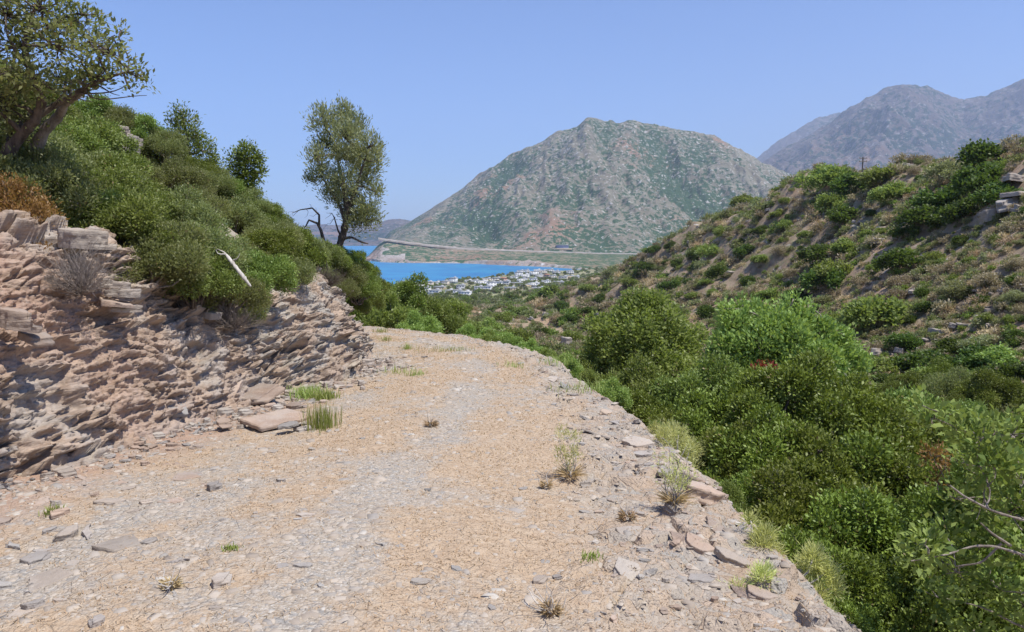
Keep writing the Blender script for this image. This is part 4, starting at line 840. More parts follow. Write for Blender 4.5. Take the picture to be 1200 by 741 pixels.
# light green trees rising out of the gully
Y = 17
tree('light_green_tree', (A(750, 470, Y) + (0, 0, -2.4)), [([A(750, 470, Y) + (0, 0, -2.4), A(752, 455, Y), A(748, 410, Y), A(752, 375, Y)], .12, .03)], [(A(u, v, Y + dy), (px(n, Y), px(n, Y), px(n, Y) * .85)) for u, v, n, dy in [(755,365,22,0),(735,372,20,.3),(780,378,22,-.3),(715,392,20,0),(750,392,28,-.5),(790,400,22,0),(702,412,16,.2),(730,415,26,-.4),(765,420,28,-.6),(800,415,20,0),(812,395,16,.4),(745,350,12,.2),(768,352,12,0),(700,380,12,.3),(740,440,26,-.5),(790,440,26,-.6)]], 'rounded light green tree at the far end of the gully bushes', 'leaf_tree', 'bark_grey', 2300, 10, .13, .085, .045, 51, 160, inner=.3, up=.5, group='light green trees in the gully')
Y = 13.5
tree('light_green_tree', (A(915, 470, Y) + (0, 0, -2.2)), [([A(915, 470, Y) + (0, 0, -2.2), A(915, 450, Y), A(905, 420, Y), A(910, 385, Y)], .10, .03), ([A(910, 430, Y), A(940, 410, Y), A(965, 395, Y)], .05, .02)], [(A(u, v, Y + dy), (px(n, Y), px(n, Y), px(n, Y) * .9)) for u, v, n, dy in [(860,378,20,0),(885,368,16,.3),(905,378,20,-.2),(935,370,14,0),(960,390,20,0),(925,395,24,-.4),(890,400,24,-.4),(855,405,22,-.2),(985,410,18,0),(960,420,24,-.3),(925,425,24,-.5),(1000,430,16,.2),(975,445,22,-.2),(840,425,18,0),(875,428,20,-.4),(930,350,5,0),(918,356,6,.1),(948,360,6,0),(870,358,6,.1),(990,395,8,0),(850,362,6,0),(940,452,22,-.3),(1008,420,8,0)]], 'yellow green tree with loose spiky outline above the red twigs', 'leaf_tree', 'bark_grey', 2500, 9, .11, .075, .040, 52, 260, inner=.2, up=.8, rough=.6, group='light green trees in the gully')
# shrubs beyond the bend of the road
for k, (pr, u, v, y, R, H, lb) in enumerate([(P_MID,445,338,31,1.5,1.8,'bushy green shrub behind the road bend, in front of the bay'),(P_EVG,478,336,30,1.3,1.8,'tallest dark green shrub behind the road bend'),(P_MID,500,352,30,1.3,1.5,'green shrub right of the tallest dark one'),(P_TRE,455,360,28.5,1.1,1.3,'light green bush low behind the road bend'),
   (P_TRE,520,372,31,1.4,1.3,'light green spreading bush behind the road edge'),(P_MID,545,380,33,1.4,1.3,'low green bush right of the light green spreading one'),(P_EVG,425,346,29,1.2,1.5,'dark green bush at the left of the bend group'),(P_TRE,490,378,27.5,.9,.9,'small light green bush touching the road edge'),(P_SLP,560,385,36,1.6,1.3,'olive green low bush at the right end of the bend group'),(P_TRE,575,398,24,.9,.8,'bright green ground hugging bush by the road edge')]):
    shrub_at(pr, 'bend_bush', u, v, y, R, H, lb, 'bush', 'bushes beyond the bend', k)

# ---- broad leaved branches in the lower right corner
Y = 3.9
fb = [(1095,490,16,.3),(1120,500,22,.2),(1150,515,26,0),(1185,510,26,.2),(1165,545,26,-.1),(1195,560,26,0),(1130,545,20,.4),(1185,600,28,0),(1150,590,24,.3),(1120,585,14,.2),(1085,640,18,-.2),(1075,655,12,-.2),(1110,625,20,.3),(1150,640,24,.2),(1195,650,26,.1),(1120,670,22,.2),(1170,690,28,.2),(1100,700,22,.4),(1200,710,30,.2),(1080,475,8,.3),(1145,490,10,.1),(1140,740,30,.4)]
tree('broad_leaved_shrub', A(1215, 760, Y + .2), [([A(1215, 790, Y + .2), A(1225, 720, Y + .1), A(1215, 650, Y), A(1205, 590, Y + .1), A(1190, 530, Y + .2)], .012, .005), ([A(1215, 655, Y - .1), A(1165, 640, Y - .2), A(1140, 640, Y - .2), A(1110, 650, Y - .25), A(1065, 658, Y - .25)], .007, .003), ([A(1208, 612, Y - .1), A(1165, 600, Y - .2), A(1130, 582, Y - .25), A(1112, 568, Y - .25)], .007, .003), ([A(1185, 640, Y - .1), A(1162, 625, Y - .2), A(1148, 612, Y - .2)], .007, .003), ([A(1175, 636, Y - .1), A(1150, 660, Y - .1), A(1118, 664, Y)], .006, .003)],
     [(A(u, v, Y + dy * 1.2), (px(n, Y), px(n, Y) * 1.3, px(n, Y))) for u, v, n, dy in fb], 'shrub with large pale green leaves and bare twisted twigs in the lower right corner', 'leaf_fig', 'bark_grey', 560, 6, .05, .046, .026, 53, 120, inner=.1, up=.3, twr=.003)
shrub_at(P_EVG, 'evergreen_bush', 1165, 560, 5.1, .62, .75, 'shaded dark bush right behind the broad leaved branches', 'bush', None, 1)
shrub_at(P_EVG, 'evergreen_bush', 1120, 660, 4.7, .45, .6, 'shaded dark bush below the bare twisted twigs', 'bush', None, 2)
# orange dry branches and red twigs
def spray(name, leaf, cs, label, cat, n, L, W, seed, bark='bark_grey', base=None, up=.4, tipr=.05, per=7, twr=.004):
    r = np.random.default_rng(seed); b0 = np.array(base if base is not None else cs[0][0], float); root = empty(name, b0); tag(root, label, cat); B = [(np.array(c) - b0, (rad, rad, rad)) for c, rad in cs]
    cr = crown(B, n, per, tipr, L, W, seed, up, .7, 1, .1); tb = Tubes()
    for c, rad in B: tb.add(bend((0, 0, 0), c + 1e-3, r, 6, .1), np.linspace(twr * 1.5, twr, 6), 4)
    cc = np.array([b[0] for b in B])
    for i in r.integers(0, len(cr[4]), min(90, n)): T = cr[4][i]; c = cc[np.argmin(((cc - T) ** 2).sum(1))]; tb.add(bend(c, T, r, 4, .1), np.linspace(twr * .8, .0015, 4), 3)
    mobj('foliage', foliage_mesh('foliage', cr, M[leaf]), root); mobj('stems', tb.mesh('stems', M[bark]), root); return root
spray('dry_branches', 'leaf_dry', [(A(u, v, 6.9), px(n, 6.9)) for u, v, n in [(1095,535,12),(1108,548,14),(1120,565,12),(1100,570,10),(1112,588,9),(1088,528,7)]], 'orange brown dead leaves on the right flank of the dark bush mass', 'dry branches', 130, .045, .018, 61, base=A(1105, 600, 7.0) - (0, 0, .3))
spray('red_twigs', 'leaf_red', [(A(u, v, 12.4), px(n, 12.4)) for u, v, n in [(888,432,6),(897,435,7),(904,430,5)]], 'tuft of dark red leaves between the yellow green tree and the dark bushes', 'red leaved twigs', 34, .07, .03, 62, base=A(895, 448, 12.5))
spray('orange_bush', 'leaf_dry', [(A(u, v, 7.9 + d), px(n, 7.9)) for u, v, n, d in [(10,225,20,0),(30,235,20,.1),(50,250,18,0),(20,255,24,-.1),(45,272,20,-.1),(10,285,20,-.2), (15,305,16,-.3), (48,300,14,-.3), (0,310,14,-.3),(62,265,10,0),(0,250,24,0),(30,292,16,-.2),(58,285,10,-.1)]], 'orange and rust coloured dry bush at the left border above the cut', 'bush', 900, .035, .014, 63, base=A(25, 310, 7.7), up=.9, tipr=.05, per=11)
def dead_bush(u, v, y, R, label, seed, mat='bark_grey', n=230, name='dead_bush', H=1.0):
    """a bare bush: a fan of fine grey twigs"""
    r = np.random.default_rng(seed); p = at(u, v, y); root = empty(name, p); tag(root, label, 'dead bush'); tb = Tubes(); t2 = Tubes()
    for k in range(n):
        d = rdir(r, 1)[0]; d[2] = abs(d[2]) * 1.3 + .15; d = nrm(d[None])[0]; L = R * r.uniform(.55, 1.05); P = bend((0, 0, 0), d * L * np.array([1, 1, H]), r, 6, .06); (tb if k < 30 else t2).add(P, np.linspace(.006 if k < 30 else .0035, .0012, 6), 3)
        for q in range(3): s = P[r.integers(2, 6)]; t2.add(bend(s, s + (d + rdir(r, 1)[0] * .7) * R * .22, r, 3, .05), [.0018, .0014, .0008], 3)
    mobj('stems', tb.mesh('stems', M[mat]), root); mobj('twigs', t2.mesh('twigs', M[mat]), root); return root
dead_bush(95, 345, 7.3, .40, 'grey leafless twiggy bush standing on top of the cut beside the pale block', 71, H=1.2)
dead_bush(275, 385, 9.9, .42, 'grey tangle of dead twigs hanging on the shaded rock ledge', 72, n=150, H=.7)
dead_bush(385, 335, 14.6, .45, 'brown tangle of dead roots on the corner below the olive', 73, 'bark_dark', 150, H=.8)
dead_bush(240, 350, 9.6, .40, 'dark web of bare twigs under the overhanging bushes', 74, 'bark_dark', 150, H=.8)
# pale dead branch lying on the bushes
def dead_log():
    Y = 9.6; root = empty('dead_branch', A(297, 335, Y - .35)); tag(root, 'bleached white dead branch lying down the bushes of the left hillside', 'dead branch'); b0 = np.array(root.location); r = np.random.default_rng(4); tb = Tubes(); t2 = Tubes()
    Q = np.array([A(*c) - b0 for c in ((250, 290, Y), (263, 296, Y - .1), (272, 308, Y - .2), (283, 322, Y - .3), (294, 336, Y - .35))]); t = np.linspace(0, 4, 30); s = np.stack([np.interp(t, np.arange(5), Q[:, k]) for k in range(3)], 1)
    tb.add(s, np.interp(np.linspace(0, 1, 30), [0, .25, .4, .8, 1], [.006, .010, .022, .026, .012]) * (1 + .12 * r.standard_normal(30)), 8); t2.add(bend(s[9], s[9] + (-.12, 0, .06), r, 5), np.linspace(.015, .004, 5), 5); t2.add(bend(s[14], s[14] + (.1, 0, .1), r, 5), np.linspace(.012, .004, 5), 5)
    mobj('trunk', tb.mesh('trunk', M['wood_pale']), root); mobj('twigs', t2.mesh('twigs', M['wood_pale']), root)
dead_log()

# ------------------------------------------------------------------ herbs and grass of the track
def tuft(name, p, n, h, spread, mat, label, cat, seed, w=.006, lean=.35, group=None, curve=.5):
    r = np.random.default_rng(seed); b = r.standard_normal((n, 2)) * spread * .5; ang = r.uniform(0, 6.28, n); ln = r.uniform(.1, 1, n) * lean; H = h * r.uniform(.55, 1.1, n)
    dx, dy = np.cos(ang) * ln, np.sin(ang) * ln; sx, sy = -np.sin(ang), np.cos(ang); V = []
    for f, ww in ((0, 1), (.4, .85), (.75, .55), (1, .06)):
        c = np.stack([b[:, 0] + dx * H * f ** 1.6, b[:, 1] + dy * H * f ** 1.6, H * f * (1 - curve * .25 * f * ln)], 1); o = np.stack([sx, sy, 0 * sx], 1) * (w * ww * .5); V += [c - o, c + o]
    V = np.stack(V, 1).reshape(-1, 3); i = np.arange(n)[:, None, None] * 8; F = (i + np.array([(0, 1, 3, 2), (2, 3, 5, 4), (4, 5, 7, 6)])[None]).reshape(-1, 4)
    rn = np.repeat(r.random(n) * .95, 3); me = mesh_from(name, V, F, M[mat], False, {'rnd': ('FACE', rn), 'tip': ('FACE', np.tile([0, .4, .9], n))}, link=False); o = mobj(name, me, None, tuple(p)); tag(o, label, cat, group); return o
tuft('grass_tuft', on_road(378, 503), 170, .27, .16, 'leaf_fresh', 'tall green grass tuft growing beside the fallen slabs', 'grass tuft', 81, .007, .28)
tuft('grass_tuft', on_road(366, 502), 60, .22, .10, 'straw', 'dry straw coloured tuft at the left of the tall green grass', 'grass tuft', 82, .005, .5)
for k, (u, v, lb) in enumerate([(358, 466, 'bright green weed clump behind the tall grass tuft'), (380, 468, 'smaller yellow green weed behind the tall grass tuft')]):
    tuft('weed_clump', on_road(u, v), 260, .17 - .04 * k, .24 - .08 * k, 'leaf_fresh', lb, 'weed', 83 + k, .010, .8)
wd = [(466,437,.12,.28,'yellow green weed in the middle of the far track'),(486,440,.10,.16,'small weed right of the yellow green one'),(478,410,.14,.14,'weed at the left wheel track far away'),(446,390,.16,.2,'farthest weed on the track near the bend'),(512,412,.10,.5,'flat green weed strip on the far track'),(532,412,.10,.3,'right end of the flat weed strip'),(600,430,.10,.25,'low pale weed in the right half of the far track'),(669,458,.10,.3,'green weed at the right edge, left one of the pair'),(692,460,.16,.34,'green weed at the right edge, right one of the pair'),
      (63,604,.06,.06,'bright yellow green seedling in the left foreground'),(270,645,.03,.05,'tiny green weed left of the middle foreground'),(693,655,.035,.06,'yellow green rosette weed at the right of the foreground'),(655,428,.16,.3,'tall pale weed on the road brink'),(452,400,.12,.15,'pale weed on the inner side of the bend')]
for k, (u, v, h, s_, lb) in enumerate(wd): tuft('weed', on_road(u, v), 70, h, s_, 'leaf_fresh', lb, 'weed', 90 + k, .008, .8, 'weeds on the track')
# straw cover of the track
def straw_cover():
    r = np.random.default_rng(11); n = 230000; y = np.exp(r.uniform(math.log(2.8), math.log(27), n)); x = r.uniform(-9, 2.0, n); z, q, hw, a, d, e, _ = terrain(x, y)
    b = bare_at(x, y, q, hw); cl = fbm2(x, y, .12, 2, 77); k = (np.abs(q) < hw * 1.05) & (r.random(n) < np.clip(.75 - 1.0 * b + 1.1 * cl, 0.012, 1)) & (q > -hw * .95); x, y, z = x[k], y[k], z[k]; n = len(x)
    h = r.uniform(.005, .020, n) * (1 + y / 25); ang = r.uniform(0, 6.28, n); ln = r.uniform(.3, 2.6, n); w_ = .0010 + .00028 * y
    b0 = np.stack([x, y, z - .003], 1); mid = b0 + np.stack([np.cos(ang) * ln * h * .45, np.sin(ang) * ln * h * .45, h * .65], 1); tip = b0 + np.stack([np.cos(ang) * ln * h, np.sin(ang) * ln * h, h * .8], 1); so = np.stack([-np.sin(ang), np.cos(ang), 0 * ang], 1) * w_[:, None]
    V = np.stack([b0 - so, b0 + so, mid + so, mid - so, tip], 1).reshape(-1, 3); i = np.arange(n)[:, None] * 5
    me = mesh_from('dry_grass', V, [i + np.array([0, 1, 2, 3]), i + np.array([3, 2, 4])], M['straw'], False, {'rnd': ('FACE', np.tile(r.random(n) * .97, 2)), 'tip': ('FACE', np.full(2 * n, .3))}, link=True); tag(me, kind='stuff')
straw_cover()
# taller dry stalk plants
def stalks(u, v, h, label, seed, n=14, fresh=True, fan=.25):
    p = on_road(u, v); r = np.random.default_rng(seed); root = empty('dry_plant', p); tag(root, label, 'dry plant'); tb = Tubes(); tips_ = []
    for k in range(n):
        t = np.array([r.normal() * fan * h, r.normal() * fan * h, h * r.uniform(.4, 1.0)]); P = bend(r.standard_normal(3) * .015 * np.array([1, 1, 0]), t, r, 6, .08); tb.add(P, np.linspace(.004, .0015, 6), 4); tips_ += [P[-1], P[3]]
    mobj('stems', tb.mesh('stems', M['wood_pale']), root)
    if fresh:
        cr = crown([(t, (.035, .035, .04)) for t in tips_], 120, 6, .025, .03, .006, seed, .9); mobj('leaves', foliage_mesh('leaves', cr, M['leaf_spurge']), root)
    m = 160; ang = r.uniform(0, 6.28, m); L = r.uniform(.05, .17, m) * h / .4; Pp = np.stack([np.cos(ang) * .02, np.sin(ang) * .02, r.uniform(0, .04, m)], 1); D = nrm(np.stack([np.cos(ang), np.sin(ang), r.uniform(-.05, .7, m)], 1)); Vq, Fq = leaf_quads(Pp, D, rdir(r, m), L, np.full(m, .009), r)
    mobj('dead_leaves', mesh_from('dead_leaves', Vq, Fq, M['straw'], False, {'rnd': ('FACE', r.random(m) * .5), 'tip': ('FACE', np.zeros(m))}, link=False), root)
stalks(668, 560, .40, 'thin pale stalk plant over dry brown leaves, right half of the track', 101, 6, True, .12)
stalks(640, 572, .12, 'flat mat of dry brown leaves left of the thin stalk plant', 102, 5, False, .5)
stalks(790, 590, .42, 'shaggy dry plant with drooping brown leaves at the right edge', 103, 16, True, .2)
stalks(735, 610, .16, 'small brown dry plant among grey slabs near the right edge', 104, 6, False)
stalks(505, 500, .2, 'fine dry stalk in the middle of the far track', 105, 4, False, .15)
stalks(645, 720, .14, 'straw coloured dry plant at the bottom edge of the photo', 106, 14, False, .6)
stalks(200, 690, .12, 'pale dry stalks in the left foreground', 107, 8, False, .7)
# spiky pale plants over the brink
def spurge(u, v, y, heads, label, seed):
    base = at(u, v, y); r = np.random.default_rng(seed); root = empty('spiky_plant', base); tag(root, label, 'spiky plant', 'pale spiky plants on the brink'); tb = Tubes(); bl = []
    for (hu, hv, hr, dy) in heads: c = at(hu, hv, y + dy) - base; bl.append((c, (px(hr * .8, y),) * 3)); tb.add(bend((0, 0, 0), c, r, 8, .06, -.05), np.linspace(.010, .004, 8), 5)
    cr = crown(bl, 17 * len(bl), 24, .038, .046, .005, seed, .5, .35, 1, .05); mobj('stems', tb.mesh('stems', M['wood_pale']), root); mobj('leaves', foliage_mesh('leaves', cr, M['leaf_spurge']), root)
spurge(930, 690, 4.35, [(952,655,14,.1),(965,672,14,.1),(975,690,10,.05),(945,668,12,.2),(935,690,9,0),(958,700,8,0)], 'largest spiky pale green plant, on the lower right brink', 111)
spurge(915, 680, 4.5, [(895,628,10,.15),(892,642,12,.1),(905,650,10,.1),(880,610,6,.3)], 'spiky pale plant standing upright left of the largest one', 112)
spurge(900, 715, 4.1, [(893,678,10,0),(864,695,7,0),(970,725,8,.1),(915,735,9,-.1)], 'spiky pale plant with long bare stems at the bottom of the brink', 113)
spurge(800, 555, 7.4, [(795,510,14,.1),(808,525,14,.1),(785,505,12,.3),(800,540,12,.1),(812,545,9,.2),(775,512,9,.2)], 'spiky pale plant behind the thick cracked block', 114)
spurge(778, 530, 7.9, [(772,505,10,.1),(768,515,8,.1),(782,520,8,0)], 'small spiky pale plant under the long jutting slab', 115)
# low green growth just below the brink
for k, (u, v, y, R) in enumerate([(775,498,8.8,.22),(850,600,6.0,.28),(868,620,5.6,.28),(845,575,6.6,.25),(905,665,5.0,.25),(640,418,15.5,.35),(665,428,14.2,.35),(620,408,17.5,.4),(690,445,12.4,.3),(715,455,11.3,.3),(600,402,19,.4),(575,396,20.5,.4),(545,391,22,.45)]):
    shrub_at(P_TRE if k > 4 else P_MID, 'brink_bush', u, v, y, R, R * 1.1, f'low bright green growth on the brink of the track, {RANK[k]} to the camera' if False else None, None, None, k)
    o = C.objects[[o_.name for o_ in C.objects if o_.name.startswith('brink_bush')][-1]]
bb = sorted([o for o in C.objects if o.name.startswith('brink_bush') and o.type == 'EMPTY'], key=lambda o: o.location.y)
for k, o in enumerate(bb): tag(o, f'low fresh green plant on the brink of the track, {RANK[k]} to the viewer', 'low bush', 'low green plants along the brink')

# ------------------------------------------------------------------ the far slope: separate bushes, small scrub and outcrops
def hit(U, Vv, y0=30, y1=900, n=700):
    U = np.asarray(U, float); Vv = np.asarray(Vv, float); ys = np.geomspace(y0, y1, n); d = ray(U, Vv); X = d[:, 0, None] / d[:, 1, None] * ys; Zr = d[:, 2, None] / d[:, 1, None] * ys
    g = terrain(X, np.broadcast_to(ys, X.shape), False)[0].reshape(X.shape); k = np.argmax(g >= Zr, 1); ok = (g >= Zr).any(1); i = np.arange(len(U))
    return np.stack([X[i, k], ys[k], g[i, k]], 1), ok
fs = [(1113,201,50,'g'),(1156,186,60,'D'),(1151,214,62,'D'),(1169,232,52,'D'),(1105,240,64,'D'),(1128,225,50,'D'),(1085,258,50,'D'),(1130,250,50,'D'),(1062,275,34,'D'),(1075,245,36,'g'),(967,213,56,'M'),(1002,219,46,'D'),(1033,206,46,'M'),(1046,227,46,'M'),(977,240,40,'M'),(990,255,46,'D'),(967,296,52,'D'),(992,291,34,'M'),(1056,306,50,'D'),(1095,304,28,'M'),(967,329,50,'D'),(1059,330,36,'B'),(923,265,16,'M'),(943,278,15,'M'),(1187,265,22,'B'),
 (873,237,28,'M'),(920,265,18,'M'),(892,272,22,'D'),(831,297,30,'M'),(845,321,32,'D'),(813,307,20,'D'),(794,311,18,'D'),(757,314,22,'D'),(785,335,26,'D'),(733,302,26,'D'),(766,297,18,'D'),(976,320,46,'M'),(1083,344,26,'D'),(1023,372,72,'M'),(990,380,46,'M'),(967,353,32,'g'),(831,367,30,'D'),(892,307,22,'M'),(1153,404,42,'g'),(1175,422,50,'T'),(1158,375,24,'M'),(1083,361,26,'D'),(1121,341,42,'g'),(1134,455,60,'M'),(1075,425,54,'D'),(1105,434,50,'D'),(1142,424,50,'D'),(1058,402,40,'D'),(1192,440,50,'D'),(1120,408,44,'D'),(1160,440,40,'D'),(1040,448,40,'D'),(1180,462,60,'M'),(1085,443,44,'M'),(1040,430,50,'M'),(1100,455,40,'g'),  # dark bushes round the ravine ledge are added in place of its shade
 (635,390,20,'D'),(637,410,22,'D'),(664,376,20,'D'),(658,359,20,'D'),(573,384,30,'T'),(604,398,36,'M'),(590,373,26,'M'),(726,300,22,'D'),(740,333,22,'M'),(754,322,20,'D'),(703,353,18,'D'),(676,415,17,'M'),(647,416,16,'M'),(615,367,20,'M'),(1160,330,36,'B'),(1190,350,30,'g'),(1195,310,30,'B'),(1105,380,24,'B'),(1050,350,30,'B'),(1010,330,24,'B'),(930,320,24,'B'),(1000,190,1,'M'),(1195,395,36,'D'),(1192,330,24,'D'),(905,345,30,'M'),(880,330,26,'D'),(930,350,30,'D')]
rr_ = np.random.default_rng(55)
for k in range(900):
    u = rr_.uniform(480, 1210); lo = np.interp(u, [480, 620, 700, 780, 860, 960, 1060, 1200], [352, 352, 330, 290, 245, 218, 200, 175]); v = rr_.uniform(lo, 470 if u > 680 else 415)
    w_ = rr_.uniform(9, 24) * np.interp(v, [200, 450], [.8, 1.5]); fs.append((u, v, w_, rr_.choice(list('DMMDgBDM'))))
fs = [f for f in fs if f[2] > 5]
pts, okk = hit([f[0] for f in fs], [f[1] + f[2] * .2 for f in fs]); items = []; taken = []
PM = {'D': (P_FD, 'dark green'), 'M': (P_FM, 'mid green'), 'g': (P_FG, 'grey green'), 'B': (P_FB, 'greyish brown dry'), 'T': (P_FT, 'bright green')}
for k, (f, p, o_) in enumerate(zip(fs, pts, okk)):
    if not o_ or p[1] > 880 or len(items) >= 292: continue
    R = f[2] / 2 * p[1] / FPX * 1.12
    if k > 86 and any((f[0] - t[0]) ** 2 + (f[1] - t[1]) ** 2 < (.42 * (f[2] + t[2])) ** 2 for t in taken): continue
    R = min(R, 4.5); taken.append(f); pr, adj = PM[f[3]]; size = 'broad' if R > 1.9 else 'middling' if R > 1.0 else 'little'
    o = place1(pr[k % len(pr)], 'slope_bush', (p[0], p[1], p[2] + .18 * R), (R, R, R * rr_.uniform(.65, 1.0)), rr_.uniform(0, 6.28)); items.append((o, p, f'{size} {adj}'))
label_all(items, [('the telegraph pole', 1010, 205), ('the right border pale rocks', 1190, 225), ('the flat pale ledge', 1103, 393), ('the yellow green tree', 920, 400), ('the light green tree', 745, 380), ('the white boulder', 960, 272), ('the white rocks on the ridge', 820, 270), ('the grey scree', 655, 395), ('the pale ruined wall', 588, 390), ('the village edge', 640, 345), ('the ridge shoulder', 870, 245), ('the big bush cluster', 1110, 240), ('the right border', 1200, 360), ('the middle of the far slope', 950, 330), ('the ravine mouth', 570, 375), ('the lower ridge', 740, 310)], 'bush', 'bush', 'bushes scattered over the far slope')
# low scrub (uncountable): tiny cushions with a geometry-nodes scatter
def scatter_nodes(name, P, S, kind_meshes, seed):
    me = bpy.data.meshes.new(name); me.vertices.add(len(P)); me.vertices.foreach_set('co', np.asarray(P, np.float32).ravel()); a = me.attributes.new('size', 'FLOAT', 'POINT'); a.data.foreach_set('value', np.asarray(S, np.float32))
    o = bpy.data.objects.new(name, me); C.objects.link(o); ng = bpy.data.node_groups.new(name, 'GeometryNodeTree'); ng.interface.new_socket('Geometry', in_out='INPUT', socket_type='NodeSocketGeometry'); ng.interface.new_socket('Geometry', in_out='OUTPUT', socket_type='NodeSocketGeometry')
    gi, go = ng.nodes.new('NodeGroupInput'), ng.nodes.new('NodeGroupOutput'); ip = ng.nodes.new('GeometryNodeInstanceOnPoints'); an = ng.nodes.new('GeometryNodeInputNamedAttribute'); an.data_type = 'FLOAT'; an.inputs[0].default_value = 'size'
    rv = ng.nodes.new('FunctionNodeRandomValue'); rv.data_type = 'FLOAT_VECTOR'; rv.inputs[0].default_value = (0, 0, 0); rv.inputs[1].default_value = (.2, .2, 6.28); rv.inputs['Seed'].default_value = seed
    jo = ng.nodes.new('GeometryNodeJoinGeometry'); m2p = ng.nodes.new('GeometryNodeMeshToPoints'); ng.links.new(gi.outputs[0], m2p.inputs['Mesh'])
    col = bpy.data.collections.new(name + '_kinds')
    for km in kind_meshes: q = bpy.data.objects.new('cushion', km); col.objects.link(q)
    ci = ng.nodes.new('GeometryNodeCollectionInfo'); ci.inputs[0].default_value = col; ci.inputs[1].default_value = True; ci.inputs[2].default_value = True
    ng.links.new(ci.outputs[0], ip.inputs['Instance']); ip.inputs['Pick Instance'].default_value = True
    ng.links.new(m2p.outputs[0], ip.inputs['Points']); ng.links.new(an.outputs[0], ip.inputs['Scale']); ng.links.new(rv.outputs[0], ip.inputs['Rotation']); ng.links.new(ip.outputs[0], go.inputs[0])
    md = o.modifiers.new('scatter', 'NODES'); md.node_group = ng; tag(o, kind='stuff'); return o
def cushion(seed, mat, tips, per, L, W, H=.7): return shrub_proto(seed, 1, H, 5, tips, per, .25, L, W, mat, 'bark_grey', twigs=0, name='cushion')[0]
M['leaf_scrub'] = leaf_mat('leaf_scrub', (.09, .115, .045), (.29, .31, .14), (.40, .32, .2))
M['leaf_far'] = leaf_mat('leaf_far', (.085, .125, .03), (.26, .33, .085), (.3, .25, .12))
CU = [cushion(301, 'leaf_grey', 60, 7, .3, .13), cushion(302, 'leaf_grey', 60, 7, .3, .1), cushion(303, 'leaf_olive', 60, 7, .28, .14), cushion(304, 'leaf_scrub', 60, 7, .28, .16), cushion(305, 'leaf_scrub', 60, 6, .3, .12, .5), cushion(306, 'leaf_far', 60, 7, .28, .17), cushion(307, 'straw', 60, 6, .35, .07, .5), cushion(308, 'leaf_grey', 60, 7, .3, .12)]
def low_scrub():
    r = np.random.default_rng(91); n = 42000; th = r.uniform(-.2, .62, n); R = np.exp(r.uniform(math.log(28), math.log(700), n)); x, y = R * np.sin(th), R * np.cos(th); z, *_ = terrain(x, y, False)
    dens = .5 + .9 * fbm2(x, y, 9, 3, 95); k = (r.random(n) < dens + .25) & (z > -76); x, y, z = x[k], y[k], z[k]; Rr = np.hypot(x, y); s = np.clip(r.lognormal(-.85, .38, len(x)), .15, 1.1) * np.clip(Rr / 90, .75, 3.2)
    return scatter_nodes('scrub', np.stack([x, y, z + s * .1], 1), s, CU, 5)
low_scrub()
# olive groves of the plain
GV = [shrub_proto(320 + k, 1, 1.2, 6, 90, 7, .2, .3, .2, m_, twigs=0, name='cushion')[0] for k, m_ in enumerate(['leaf_mid', 'leaf_dark', 'leaf_slope', 'leaf_olive'])]
def debris():
    r = np.random.default_rng(17); a = r.uniform(5.2, 15, 1500); k = np.interp(a, RA, np.arange(len(RA))); f = lambda arr: np.interp(k, np.arange(len(arr)), arr)
    tx, ty = f(RTX), f(RTY); off = f(RW) + .18 - np.abs(r.normal(0, .38, 1500)) ; x = f(RX) - ty * off; y = f(RY) + tx * off; z = terrain(x, y)[0]
    s_ = np.clip(r.lognormal(-2.75, .5, 1500), .025, .19) * np.clip(1.25 - .4 * (f(RW) - off), .5, 1.2)
    x2, y2, z2, q2, h2 = scatter(5000, .62, 1.3, 3.2, 15, 27); x2, y2, z2 = x2[:420], y2[:420], z2[:420]; s2 = np.clip(r.lognormal(-3.1, .45, len(x2)), .02, .1)
    return scatter_nodes('rock_debris', np.concatenate([np.stack([x, y, z + .002], 1), np.stack([x2, y2, z2], 1)]), np.concatenate([s_, s2]), [STONES['slab'][k_] for k_ in (0, 1, 3)] + [STONES['stone_pale'][k_] for k_ in (2, 4)] + [STONES['stone_grey'][k_] for k_ in (1, 5)], 9)
debris()
def grove():
    r = np.random.default_rng(93); P = []; S = []
    n = 7000; th = r.uniform(-.25, .25, n); D = r.uniform(330, 1640, n); x, y = D * np.sin(th), D * np.cos(th); z = terrain(x, y, False)[0]; u, v = proj(np.stack([x, y, z], 1))
    k = (z > -79.2) & (r.random(n) < .35 + .8 * fbm2(x, y, 70, 3, 97)) & (u > 430) & (u < 790); P.append(np.stack([x, y, z + .8], 1)[k]); S.append(r.uniform(1.6, 3.6, k.sum()))
    gx, gy = np.meshgrid(np.arange(-60, 60, 7.5), np.arange(430, 690, 8.5)); gx = gx.ravel() + (gy.ravel() - 430) * .05 + r.normal(0, .5, gx.size); gy = gy.ravel(); z = terrain(gx, gy, False)[0]; u, v = proj(np.stack([gx, gy, z], 1)); k = (u > 535) & (u < 610) & (z > -79); P.append(np.stack([gx, gy, z + 1], 1)[k]); S.append(np.full(k.sum(), 2.9))
    return scatter_nodes('grove', np.concatenate(P), np.concatenate(S), GV, 6)
grove()
